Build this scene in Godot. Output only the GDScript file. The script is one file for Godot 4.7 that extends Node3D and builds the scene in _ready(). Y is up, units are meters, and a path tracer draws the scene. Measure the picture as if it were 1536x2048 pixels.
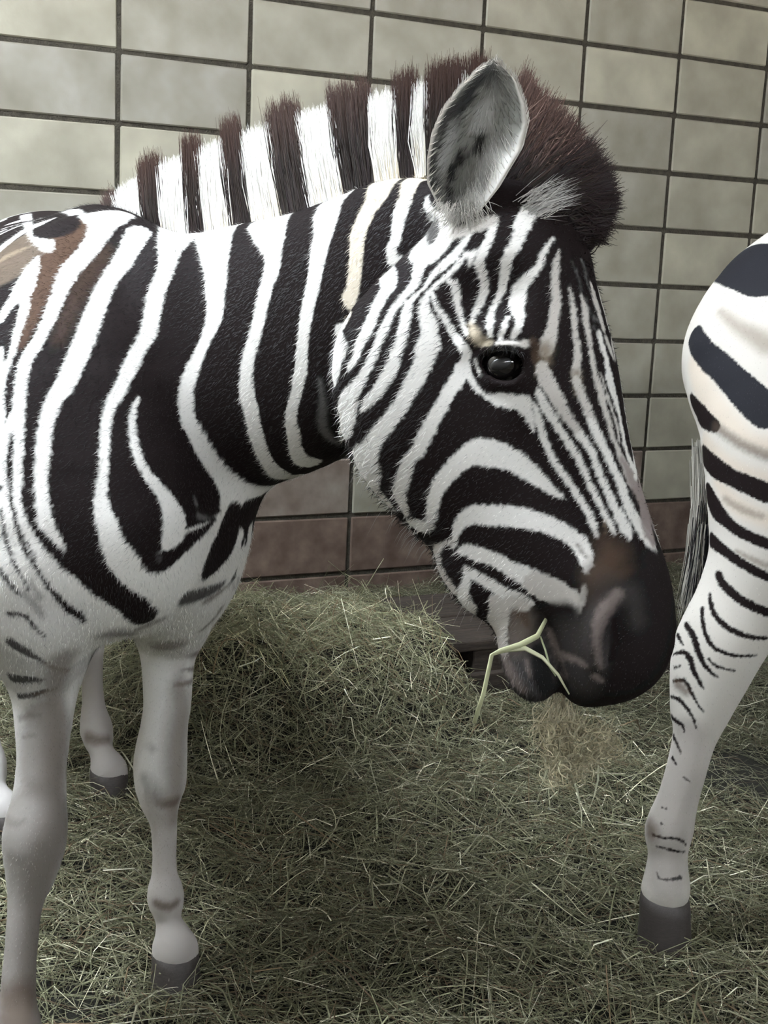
extends Node3D
# A zebra chewing hay in a block-walled stall, with the hind quarter of another zebra beside it.

const COAT_WHITE := Color(0.74, 0.72, 0.68, 1)
const COAT_WHITE2 := Color(0.55, 0.52, 0.48, 1)
const COAT_CREAM := Color(0.68, 0.61, 0.5, 1)
const COAT_BLACK := Color(0.012, 0.011, 0.0105, 1)
const COAT_SLATE := Color(0.017, 0.0155, 0.0155, 0.88)
const COAT_SLATEBLACK := Color(0.022, 0.0225, 0.027, 1)
const COAT_RUST := Color(0.085, 0.048, 0.032, 0.8)
const COAT_DARKRUST := Color(0.055, 0.034, 0.025, 0.7)
const COAT_TAN := Color(0.13, 0.1, 0.075, 0.85)
const COAT_TANLIGHT := Color(0.3, 0.24, 0.17, 0.6)
const COAT_SOFT := Color(0.04, 0.037, 0.036, 0.85)
const COAT_SMUDGE := Color(0.13, 0.12, 0.112, 0.5)
const COAT_UMBER := Color(0.085, 0.055, 0.038, 0.65)
const COAT_UMBER2 := Color(0.07, 0.05, 0.038, 0.6)
const COAT_GREY := Color(0.16, 0.155, 0.15, 0.7)
const COAT_BUFF := Color(0.56, 0.48, 0.36, 0.7)
const COAT_DUN := Color(0.22, 0.17, 0.12, 0.7)
const COAT_DUN2 := Color(0.28, 0.235, 0.19, 0.7)
const COAT_PINKGREY := Color(0.3, 0.25, 0.235, 0.85)
const COAT_RIMGREY := Color(0.22, 0.18, 0.165, 0.7)
const COAT_LEG := Color(0.55, 0.525, 0.5, 1)
const COAT_PALE := Color(0.58, 0.545, 0.49, 1)
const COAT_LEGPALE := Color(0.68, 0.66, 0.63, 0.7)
const COAT_DIRTSHADE := Color(0.2, 0.17, 0.145, 0.7)  # leg dirt plus the shaded side of the forelegs, put into the colour
const COAT_DIRTSHADE2 := Color(0.36, 0.325, 0.295, 0.7)  # lower-leg dirt mixed with the dimmer light down there, painted in
const COAT_PEACH := Color(0.6, 0.49, 0.38, 0.5)  # warm bounce light painted into the second zebra's rump
const COAT_DIRTSHADE3 := Color(0.17, 0.15, 0.132, 0.7)  # dirt deepened with painted shade to tone down the near foreleg
const COAT_MUZZGREY := Color(0.052, 0.046, 0.044, 0.65)
const COAT_LIPGREY := Color(0.075, 0.07, 0.07, 0.7)
const COAT_LIPFUR := Color(0.17, 0.14, 0.12, 0.7)

var rng := RandomNumberGenerator.new()
var taken := {}

func _ready() -> void:
	rng.seed = 20
	view_and_light()
	stall()
	floor_and_hay()
	first_zebra()
	second_zebra()
	mouthful()

# ---------------------------------------------------------------- camera, sky, exposure
func view_and_light() -> void:
	var cam := Camera3D.new()
	cam.name = "camera"
	cam.fov = 43.0389
	cam.near = 0.05
	cam.transform = Transform3D(Basis(Vector3(0.898631,0.049298,0.435926), Vector3(0.041360,0.979720,-0.196057), Vector3(-0.436750,0.194213,0.878368)), Vector3(0.000000,1.163852,3.940336))
	add_child(cam)
	var env := Environment.new()
	var sky := Sky.new()
	var air := ProceduralSkyMaterial.new()
	air.sky_top_color = Color(0.93, 0.965, 1.0)
	air.sky_horizon_color = Color(1.0, 0.985, 0.96)
	air.ground_bottom_color = Color(0.32, 0.31, 0.28)
	air.ground_horizon_color = Color(0.50, 0.49, 0.46)
	air.sun_angle_max = 0.0
	sky.sky_material = air
	env.background_mode = Environment.BG_SKY
	env.sky = sky
	env.background_energy_multiplier = 8.0
	env.tonemap_mode = Environment.TONE_MAPPER_LINEAR
	env.tonemap_exposure = 6.25
	env.sdfgi_enabled = true
	env.ssao_enabled = true
	env.ssil_enabled = true
	var world := WorldEnvironment.new()
	world.name = "world_environment"
	world.environment = env
	add_child(world)

# ---------------------------------------------------------------- small helpers
func thing(called: String, label: String, category: String, at := Vector3.ZERO) -> Node3D:
	var o := Node3D.new()
	o.name = called
	o.position = at
	o.set_meta("label", label)
	o.set_meta("category", category)
	add_child(o, true)
	return o

# one mesh under a thing (or under the scene); at is a place in the scene
func part(called: String, mesh: Mesh, mat: Material, parent: Node3D = self, kind := "") -> MeshInstance3D:
	var o := MeshInstance3D.new()
	o.name = called
	o.mesh = mesh
	o.material_override = mat
	if kind:
		o.set_meta("kind", kind)
	parent.add_child(o, true)
	if parent != self:
		o.position = -parent.position
	return o

func many(called: String, mesh: Mesh, mat: Material, places: PackedFloat32Array, parent: Node3D = self) -> MultiMeshInstance3D:
	var mm := MultiMesh.new()
	mm.transform_format = MultiMesh.TRANSFORM_3D
	mm.use_colors = true
	mm.mesh = mesh
	mm.instance_count = places.size() / 16
	mm.buffer = places
	var o := MultiMeshInstance3D.new()
	o.name = called
	o.multimesh = mm
	o.material_override = mat
	o.set_meta("kind", "stuff")
	parent.add_child(o, true)
	if parent != self:
		o.position = -parent.position
	return o

func place(b: PackedFloat32Array, x: Vector3, y: Vector3, z: Vector3, o: Vector3, c: Color) -> void:
	b.append_array([x.x, y.x, z.x, o.x, x.y, y.y, z.y, o.y, x.z, y.z, z.z, o.z, c.r, c.g, c.b, 1.0])

func noise_tex(freq: float, lo: Color, hi: Color, sd: int, octaves := 4) -> NoiseTexture2D:
	var n := FastNoiseLite.new()
	n.seed = sd
	n.frequency = freq
	n.fractal_octaves = octaves
	var g := Gradient.new()
	g.set_color(0, lo)
	g.set_color(1, hi)
	var t := NoiseTexture2D.new()
	t.width = 512
	t.height = 512
	t.seamless = true
	t.noise = n
	t.color_ramp = g
	return t

func bump_tex(freq: float, strength: float, sd: int) -> NoiseTexture2D:
	var n := FastNoiseLite.new()
	n.seed = sd
	n.frequency = freq
	n.fractal_octaves = 5
	var t := NoiseTexture2D.new()
	t.width = 512
	t.height = 512
	t.seamless = true
	t.noise = n
	t.as_normal_map = true
	t.bump_strength = strength
	return t

func rough_mat(lo: Color, hi: Color, freq: float, scale: Vector3, rough: float, sd: int, bump := 3.0) -> StandardMaterial3D:
	var m := StandardMaterial3D.new()
	m.albedo_texture = noise_tex(freq, lo, hi, sd)
	m.normal_enabled = true
	m.normal_texture = bump_tex(freq * 4.0, bump, sd + 50)
	m.normal_scale = 0.6
	m.uv1_triplanar = true
	m.uv1_world_triplanar = true
	m.uv1_scale = scale
	m.roughness = rough
	return m

func hair_mat(rough: float) -> StandardMaterial3D:
	var m := StandardMaterial3D.new()
	m.vertex_color_use_as_albedo = true
	m.roughness = rough
	m.metallic_specular = 0.25
	m.cull_mode = BaseMaterial3D.CULL_DISABLED
	return m

# a box with chamfered edges, centred
func chamfered(size: Vector3, c: float, skew: Array = []) -> ArrayMesh:
	var st := SurfaceTool.new()
	st.begin(Mesh.PRIMITIVE_TRIANGLES)
	st.set_smooth_group(-1)
	var h := size * 0.5
	var faces: Array = []
	for axis in 3:
		for sg: float in [-1.0, 1.0]:
			var q: Array[Vector3] = []
			for uv: Vector2 in [Vector2(-1, -1), Vector2(1, -1), Vector2(1, 1), Vector2(-1, 1)]:
				var p := Vector3.ZERO
				p[axis] = sg * h[axis]
				p[(axis + 1) % 3] = uv.x * (h[(axis + 1) % 3] - c)
				p[(axis + 2) % 3] = uv.y * (h[(axis + 2) % 3] - c)
				q.append(p)
			faces.append(q)
	for a in 3:                              # edges
		for s1: float in [-1.0, 1.0]:
			for s2: float in [-1.0, 1.0]:
				var b := (a + 1) % 3
				var d := (a + 2) % 3
				var q: Array[Vector3] = []
				for e: Vector2 in [Vector2(-1, 0), Vector2(1, 0), Vector2(1, 1), Vector2(-1, 1)]:
					var p := Vector3.ZERO
					p[a] = e.x * (h[a] - c)
					p[b] = s1 * (h[b] - (0.0 if e.y == 0 else c))
					p[d] = s2 * (h[d] - (c if e.y == 0 else 0.0))
					q.append(p)
				faces.append(q)
	for sx: float in [-1.0, 1.0]:            # corners
		for sy: float in [-1.0, 1.0]:
			for sz: float in [-1.0, 1.0]:
				var s := Vector3(sx, sy, sz)
				var q: Array[Vector3] = []
				for a in 3:
					var p := (h - Vector3(c, c, c)) * s
					p[a] = h[a] * s[a]
					q.append(p)
				faces.append(q)
	for q: Array in faces:
		var n: Vector3 = (q[1] - q[0]).cross(q[2] - q[0])
		var mid := Vector3.ZERO
		for p: Vector3 in q:
			mid += p
		var flip := n.dot(mid) > 0.0
		for t: Array in ([[0, 1, 2], [0, 2, 3]] if q.size() == 4 else [[0, 1, 2]]):
			if flip:
				t = [t[0], t[2], t[1]]
			for i: int in t:
				var p: Vector3 = q[i]
				if skew:
					var k := (1 if p.x > 0 else 0) + (2 if p.y > 0 else 0)
					p += skew[k]
				st.add_vertex(p)
	st.generate_normals()
	return st.commit()

# a strip of quads round a row of rings (each ring the same number of points), closed at both ends
func loft(rings: Array, colors: PackedColorArray = [], caps := true) -> ArrayMesh:
	var st := SurfaceTool.new()
	st.begin(Mesh.PRIMITIVE_TRIANGLES)
	st.set_smooth_group(0)
	var n: int = rings[0].size()
	for i in rings.size() - 1:
		for j in n:
			var k := (j + 1) % n
			for v: Vector2i in [Vector2i(i, j), Vector2i(i, k), Vector2i(i + 1, k), Vector2i(i, j), Vector2i(i + 1, k), Vector2i(i + 1, j)]:
				if colors:
					st.set_color(colors[v.x])
				st.add_vertex(rings[v.x][v.y])
	if caps:
		for e: int in [0, rings.size() - 1]:
			var mid := Vector3.ZERO
			for p: Vector3 in rings[e]:
				mid += p / n
			for j in n:
				var k := (j + 1) % n
				var tri: Array = [mid, rings[e][k], rings[e][j]] if e == 0 else [mid, rings[e][j], rings[e][k]]
				for p: Vector3 in tri:
					if colors:
						st.set_color(colors[e])
					st.add_vertex(p)
	st.generate_normals()
	return st.commit()

func tube(pts: Array, radii: Array, sides := 6, flat := 1.0, col := Color.WHITE) -> ArrayMesh:
	var rings: Array = []
	var cols := PackedColorArray()
	for i in pts.size():
		var d: Vector3 = (pts[mini(i + 1, pts.size() - 1)] - pts[maxi(i - 1, 0)]).normalized()
		var a := d.cross(Vector3(0.31, 0.2, 0.93)).normalized()
		var b := d.cross(a)
		var ring: Array[Vector3] = []
		for j in sides:
			var t := TAU * j / sides
			ring.append(pts[i] + (a * cos(t) + b * sin(t) * flat) * radii[i])
		rings.append(ring)
		cols.append(col)
	return loft(rings, cols)

# ---------------------------------------------------------------- the stall
func stall() -> void:
	var joint := rough_mat(Color(0.20, 0.185, 0.155), Color(0.31, 0.29, 0.25), 0.03, Vector3(2, 2, 2), 0.95, 3, 6.0)
	var wall := part("wall_back", chamfered(Vector3(9.0, 3.6, 0.25), 0.004), joint, self, "structure")
	wall.position = Vector3(2.0, 1.7, -0.131)
	# glazed blocks stacked in straight joints
	var mats: Array[StandardMaterial3D] = []
	for k in 5:
		var t: float = [0.0, 0.055, -0.05, 0.025, -0.025][k]
		var m := rough_mat(Color(0.52 + t, 0.50 + t, 0.44 + t), Color(0.645 + t, 0.63 + t, 0.575 + t * 0.6), 0.006, Vector3(1.3, 1.3, 1.3), 0.42, 10 + k, 2.0)
		m.normal_scale = 0.25
		mats.append(m)
	var stained: Array[StandardMaterial3D] = []
	for k in 3:
		var m := rough_mat(Color(0.42, 0.36, 0.32), Color(0.60, 0.56, 0.52), 0.008, Vector3(1.6, 1.6, 1.6), 0.55, 30 + k, 3.0)
		m.normal_scale = 0.4
		stained.append(m)
	var grime := rough_mat(Color(0.31, 0.245, 0.21), Color(0.50, 0.43, 0.385), 0.01, Vector3(1.6, 1.6, 1.6), 0.6, 40, 3.0)
	var shapes: Array[ArrayMesh] = []
	for k in 6:
		var skew: Array[Vector3] = []
		for i in 4:
			skew.append(Vector3(rng.randf_range(-0.0016, 0.0016), rng.randf_range(-0.0016, 0.0016), rng.randf_range(-0.0012, 0.0012)))
		shapes.append(chamfered(Vector3(0.3925, 0.1885, 0.05), 0.004, skew))
	var unit := 0.2032
	for r in range(-4, 9):
		for c in range(-7, 13):
			var at := Vector3(1.0187 + (c + 0.5) * unit * 2.0, 1.7081 - (r + 0.5) * unit, -0.025 + rng.randf_range(-0.0012, 0.0012))
			var m: Material = mats[rng.randi() % 5]
			if r == 8 or (r == 7 and rng.randf() < 0.35):
				m = grime
			elif r == 7 or (r == 6 and rng.randf() < 0.3):
				m = stained[rng.randi() % 3]
			var b := part("block", shapes[rng.randi() % 6], m, wall)
			b.position = at - wall.position
	var plaster := rough_mat(Color(0.55, 0.53, 0.49), Color(0.63, 0.61, 0.57), 0.01, Vector3(1, 1, 1), 0.9, 60)
	# solid side walls; a wide roof light to the left of the animals; a long narrow fill-light opening added over the visitors' side
	box_wall("wall_left", Vector3(-2.1, 1.65, 3.0), Vector3(0.2, 3.5, 6.4), plaster)
	box_wall("wall_right", Vector3(6.4, 1.65, 3.0), Vector3(0.2, 3.5, 6.4), plaster)
	box_wall("wall_front", Vector3(2.15, 1.05, 6.1), Vector3(8.7, 2.3, 0.2), plaster)
	box_wall("wall_front", Vector3(2.15, 2.92, 6.1), Vector3(8.7, 1.0, 0.2), plaster)
	box_wall("ceiling", Vector3(3.2, 3.45, 3.0), Vector3(6.4, 0.12, 6.4), plaster)
	box_wall("ceiling", Vector3(-1.0, 3.45, 0.45), Vector3(2.3, 0.12, 1.3), plaster)
	box_wall("ceiling", Vector3(-1.0, 3.45, 4.3), Vector3(2.3, 0.12, 3.8), plaster)
	box_wall("ceiling", Vector3(-1.9, 3.45, 1.75), Vector3(0.5, 0.12, 1.5), plaster)

func box_wall(called: String, at: Vector3, size: Vector3, m: Material) -> void:
	part(called, chamfered(size, 0.003), m, self, "structure").position = at

# ---------------------------------------------------------------- floor, platform, hay
var lumps := FastNoiseLite.new()

func bed(x: float, z: float) -> float:
	var h := 0.022 + 0.022 * lumps.get_noise_2d(x * 90.0, z * 90.0) + 0.02 * lumps.get_noise_2d(x * 260.0 + 7.0, z * 260.0)
	var on := smoothstep(0.55, 0.72, z) * (1.0 - smoothstep(1.06, 1.46, z)) * (1.0 - smoothstep(1.60, 1.632, x)) * smoothstep(0.55, 1.05, x)
	h += on * (0.175 + 0.045 * lumps.get_noise_2d(x * 170.0, z * 170.0 + 31.0) - 0.025 * smoothstep(1.3, 1.62, x))
	return maxf(h, 0.004)

func floor_and_hay() -> void:
	lumps.seed = 9
	lumps.frequency = 0.02
	var slab := rough_mat(Color(0.26, 0.235, 0.205), Color(0.36, 0.33, 0.30), 0.012, Vector3(2, 2, 2), 0.9, 70, 4.0)
	part("floor", chamfered(Vector3(8.9, 0.2, 6.4), 0.003), slab, self, "structure").position = Vector3(2.15, -0.102, 3.0)
	# low plank platform against the wall
	var deck := thing("wooden_platform", "low dark wooden plank platform by the wall half buried under hay", "platform", Vector3(1.75, 0, 0.86))
	var woods: Array[StandardMaterial3D] = []
	for k in 3:
		woods.append(rough_mat(Color(0.16, 0.13, 0.108), Color(0.275, 0.235, 0.20), 0.02, Vector3(0.7, 6, 6), 0.85, 80 + k, 5.0))
	for k in 4:
		part("plank", chamfered(Vector3(1.25, 0.028, 0.112), 0.003), woods[k % 3], deck).position = Vector3(0, 0.158 + 0.002 * (k % 2), -0.18 + k * 0.12)
	for k in 3:
		part("bearer", chamfered(Vector3(0.09, 0.145, 0.46), 0.003), woods[k], deck).position = Vector3(-0.55 + k * 0.55, 0.0725, 0)
	part("kick_board", chamfered(Vector3(1.25, 0.085, 0.022), 0.003), woods[1], deck).position = Vector3(0, 0.0445, 0.242)
	part("back_board", chamfered(Vector3(1.25, 0.14, 0.02), 0.003), woods[2], deck).position = Vector3(0, 0.072, -0.245)
	# the packed lower layer of the hay
	var st := SurfaceTool.new()
	st.begin(Mesh.PRIMITIVE_TRIANGLES)
	st.set_smooth_group(0)
	var step := 0.03
	var nx := 160
	var nz := 125
	for i in nx:
		for j in nz:
			var x := -0.9 + i * step
			var z := 0.03 + j * step
			var x2 := x + step
			var z2 := z + step
			if x > 1.64 and z < 1.15 and z > 0.5 and x < 2.45:
				continue
			var a := Vector3(x, bed(x, z), z)
			var b := Vector3(x2, bed(x2, z), z)
			var c := Vector3(x2, bed(x2, z2), z2)
			var d := Vector3(x, bed(x, z2), z2)
			for p: Vector3 in [a, b, c, a, c, d]:
				st.add_vertex(p)
	st.generate_normals()
	var packed := rough_mat(Color(0.07, 0.066, 0.045), Color(0.17, 0.16, 0.115), 0.05, Vector3(4, 4, 4), 1.0, 90, 8.0)
	var litter := thing("hay_bedding", "thick loose layer of grey green hay strewn over the stall floor", "hay")
	litter.set_meta("kind", "stuff")
	part("packed_hay", st.commit(), packed, litter, "stuff")
	# loose stems: a few bent shapes, very many copies
	var mat := hair_mat(0.6)
	mat.metallic_specular = 0.4
	for k in 5:
		var pts: Array[Vector3] = []
		var radii: Array[float] = []
		var bend: float = [0.01, 0.06, -0.12, 0.25, -0.03][k]
		for i in 5:
			var t := i / 4.0
			pts.append(Vector3(bend * sin(t * PI) + (0.12 * maxf(t - 0.6, 0.0) if k == 2 else 0.0), bend * 0.5 * sin(t * TAU), t - 0.5))
			radii.append(0.5 * (1.0 - 0.55 * t))
		var shape := stem_shape(pts, radii)
		var b := PackedFloat32Array()
		for i in 33000:
			var x := rng.randf_range(-0.4, 3.9)
			var z := rng.randf_range(0.04, 3.3)
			if not in_view(x, z):
				continue
			if x > 1.63 and z < 1.16 and z > 0.6 and x < 2.42:
				continue
			var bare := Vector2(x - 2.02, (z - 1.79) * 1.0).length()
			if bare < 0.16 and rng.randf() < 0.85:
				continue
			if Vector2(x - 0.36, z - 2.2).length() < 0.12 and rng.randf() < 0.6:
				continue
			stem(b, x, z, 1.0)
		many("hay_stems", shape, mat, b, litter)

func in_view(x: float, z: float) -> bool:
	var d := Vector2(x - 0.000, z - 3.940)
	var f := d.dot(Vector2(0.4452, -0.8954))
	var s := d.dot(Vector2(0.8954, 0.4452))
	return f > 0.9 and absf(s) < f * 0.34 + 0.5

# width across x, thin along y, length 1 along z
func stem_shape(pts: Array[Vector3], radii: Array[float]) -> ArrayMesh:
	var rings: Array = []
	for i in pts.size():
		var p := pts[i]
		var r := radii[i]
		rings.append([Vector3(p.x * 1.0, p.y, p.z) + Vector3(r * 0.0, 0, 0), Vector3(r, 0, 0), Vector3(0, r, 0)])
	# stored as centre + offsets; the offsets are shrunk so that a stem is two millimetres across when it is a decimetre long
	var out: Array = []
	for ring: Array in rings:
		var c: Vector3 = ring[0]
		var rx: Vector3 = ring[1] * 0.024
		var ry: Vector3 = ring[2] * 0.014
		out.append([c + rx, c + ry, c - rx, c - ry])
	return loft(out)

func stem(b: PackedFloat32Array, x: float, z: float, size: float) -> void:
	var e := 0.02
	var y := bed(x, z)
	var n := Vector3(bed(x - e, z) - bed(x + e, z), 2.0 * e, bed(x, z - e) - bed(x, z + e)).normalized()
	var turn := rng.randf() * TAU + 1.5 * lumps.get_noise_2d(x * 60.0, z * 60.0)
	var d := Vector3(cos(turn), 0, sin(turn))
	d = (d - n * d.dot(n) + n * rng.randfn(0.0, 0.16)).normalized()
	var up := (n + Vector3(rng.randfn(0, 0.5), 0, rng.randfn(0, 0.5)))
	var s := d.cross(up).normalized()
	up = s.cross(d)
	var l := size * rng.randf_range(0.04, 0.13) * (1.8 if rng.randf() < 0.2 else 1.0)
	var w := rng.randf_range(0.5, 1.2) * 0.09 * (1.8 if rng.randf() < 0.12 else 1.0)
	var k := rng.randf()
	var c: Color
	if k < 0.5:
		c = Color(0.10, 0.10, 0.058)
	elif k < 0.78:
		c = Color(0.19, 0.187, 0.12)
	elif k < 0.9:
		c = Color(0.11, 0.08, 0.048)
	elif k < 0.975:
		c = Color(0.32, 0.31, 0.22)
	else:
		c = Color(0.60, 0.58, 0.46)
	c = c * rng.randf_range(1.0, 2.2) * (1.0 + 0.55 * smoothstep(0.07, 0.17, y)) * (1.0 - 0.42 * smoothstep(1.6, 2.2, x))  # heap stems lightened, right-hand stems darkened: light and shade put into the colour
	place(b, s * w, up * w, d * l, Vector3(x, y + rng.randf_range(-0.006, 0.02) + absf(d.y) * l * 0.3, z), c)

# ---------------------------------------------------------------- zebra parts
# short hair on the hide, laid along the flow
func hide_hair(f: Flesh, n_hairs: int, seed_: int, flow: Callable, length: Callable) -> PackedFloat32Array:
	var r := RandomNumberGenerator.new()
	r.seed = seed_
	var b := PackedFloat32Array()
	var acc := PackedFloat32Array()
	var tri := PackedInt32Array()
	var total := 0.0
	for i in range(0, f.T.size(), 3):
		var p := f.V[f.T[i]]
		var l: float = length.call(p)
		if l <= 0.0:
			continue
		total += (f.V[f.T[i + 1]] - p).cross(f.V[f.T[i + 2]] - p).length()
		acc.append(total)
		tri.append(i)
	var at := 0
	for k in n_hairs:
		var want := total * (k + r.randf()) / n_hairs
		while at < acc.size() - 1 and acc[at] < want:
			at += 1
		var i := tri[at]
		var u := r.randf()
		var v := r.randf()
		if u + v > 1.0:
			u = 1.0 - u
			v = 1.0 - v
		var w := 1.0 - u - v
		var p := f.V[f.T[i]] * w + f.V[f.T[i + 1]] * u + f.V[f.T[i + 2]] * v
		var nn := (f.NV[f.T[i]] * w + f.NV[f.T[i + 1]] * u + f.NV[f.T[i + 2]] * v).normalized()
		var c := f.COL[f.T[i]] * w + f.COL[f.T[i + 1]] * u + f.COL[f.T[i + 2]] * v
		var l: float = length.call(p) * r.randf_range(0.6, 1.25)
		if l <= 0.0:
			continue
		var fl: Vector3 = flow.call(p)
		var d := fl - nn * fl.dot(nn) + Vector3(r.randfn(0, 0.22), r.randfn(0, 0.22), r.randfn(0, 0.22))
		d = (d.normalized() + nn * r.randf_range(0.12, 0.5)).normalized()
		var s := d.cross(nn).normalized()
		c = c * r.randf_range(0.62, 1.12)
		if c.g < 0.03:
			c = c + Color(0.012, 0.011, 0.011) * r.randf()
		place(b, s * 0.00085, d * l, s.cross(d) * l, p - nn * 0.0006, c)
	return b

# one hair: along y, bowed a little in z, one wide in x
func hair_shape() -> ArrayMesh:
	var st := SurfaceTool.new()
	st.begin(Mesh.PRIMITIVE_TRIANGLES)
	st.set_smooth_group(0)
	var a := Vector3(-0.5, 0, 0)
	var b := Vector3(0.5, 0, 0)
	var c := Vector3(-0.36, 0.5, 0.05)
	var d := Vector3(0.36, 0.5, 0.05)
	var e := Vector3(0, 1, -0.02)
	for p: Vector3 in [a, c, b, b, c, d, c, e, d]:
		st.add_vertex(p)
	st.generate_normals()
	return st.commit()

class Hairs:
	var V := PackedVector3Array()
	var N := PackedVector3Array()
	var C := PackedColorArray()
	var T := PackedInt32Array()
	# a flat tapering ribbon through the points
	func strand(pts: Array[Vector3], w: float, face: Vector3, c0: Color, c1: Color, c2: Color) -> void:
		var n := pts.size()
		var first := V.size()
		for i in n:
			var d := (pts[mini(i + 1, n - 1)] - pts[maxi(i - 1, 0)]).normalized()
			var s := d.cross(face).normalized()
			var nn := s.cross(d)
			var t := float(i) / (n - 1)
			var ww := w * (1.0 - 0.8 * t * t)
			V.append(pts[i] - s * ww)
			V.append(pts[i] + s * ww)
			N.append((nn - s * 0.5).normalized())
			N.append((nn + s * 0.5).normalized())
			var c := c0.lerp(c1, minf(t * 2.0, 1.0)) if t < 0.5 else c1.lerp(c2, t * 2.0 - 1.0)
			C.append(c)
			C.append(c)
			if i < n - 1:
				var k := first + i * 2
				T.append_array([k, k + 2, k + 1, k + 1, k + 2, k + 3])
	func mesh() -> ArrayMesh:
		var arr := []
		arr.resize(Mesh.ARRAY_MAX)
		arr[Mesh.ARRAY_VERTEX] = V
		arr[Mesh.ARRAY_NORMAL] = N
		arr[Mesh.ARRAY_COLOR] = C
		arr[Mesh.ARRAY_INDEX] = T
		var m := ArrayMesh.new()
		m.add_surface_from_arrays(Mesh.PRIMITIVE_TRIANGLES, arr)
		return m

# a point on a bent line given by 3 numbers per knot
func along(line: Array, t: float) -> Vector3:
	var n := line.size() / 3
	var k := clampf(t, 0.0, 1.0) * (n - 1)
	var i := mini(int(k), n - 2)
	var a := Vector3(line[i * 3], line[i * 3 + 1], line[i * 3 + 2])
	var b := Vector3(line[i * 3 + 3], line[i * 3 + 4], line[i * 3 + 5])
	return a.lerp(b, k - i)

func hide_mat() -> StandardMaterial3D:
	var m := StandardMaterial3D.new()
	m.vertex_color_use_as_albedo = true
	m.roughness = 0.7
	m.metallic_specular = 0.2
	return m

# a hoof: a short cone, longer in front
func hoof(top: Vector3, rt: float, bottom: Vector3, rb: float, front: Vector3) -> ArrayMesh:
	var side := front.cross(Vector3.UP).normalized()
	var rings: Array = []
	for i in 7:
		var t := i / 6.0
		var c := top.lerp(bottom, t)
		var r := lerpf(rt, rb, t) * (1.03 if i == 1 else 1.0)
		if i == 6:
			r *= 0.96
		var ring: Array[Vector3] = []
		for j in 24:
			var a := TAU * j / 24
			var fr := cos(a)
			var p := c + side * (sin(a) * r * 0.94) + front * (fr * r * (1.08 if fr > 0 else 0.9))
			p.y += (-0.006 * fr) * (1.0 - t)
			ring.append(p)
		rings.append(ring)
	return loft(rings)

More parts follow.
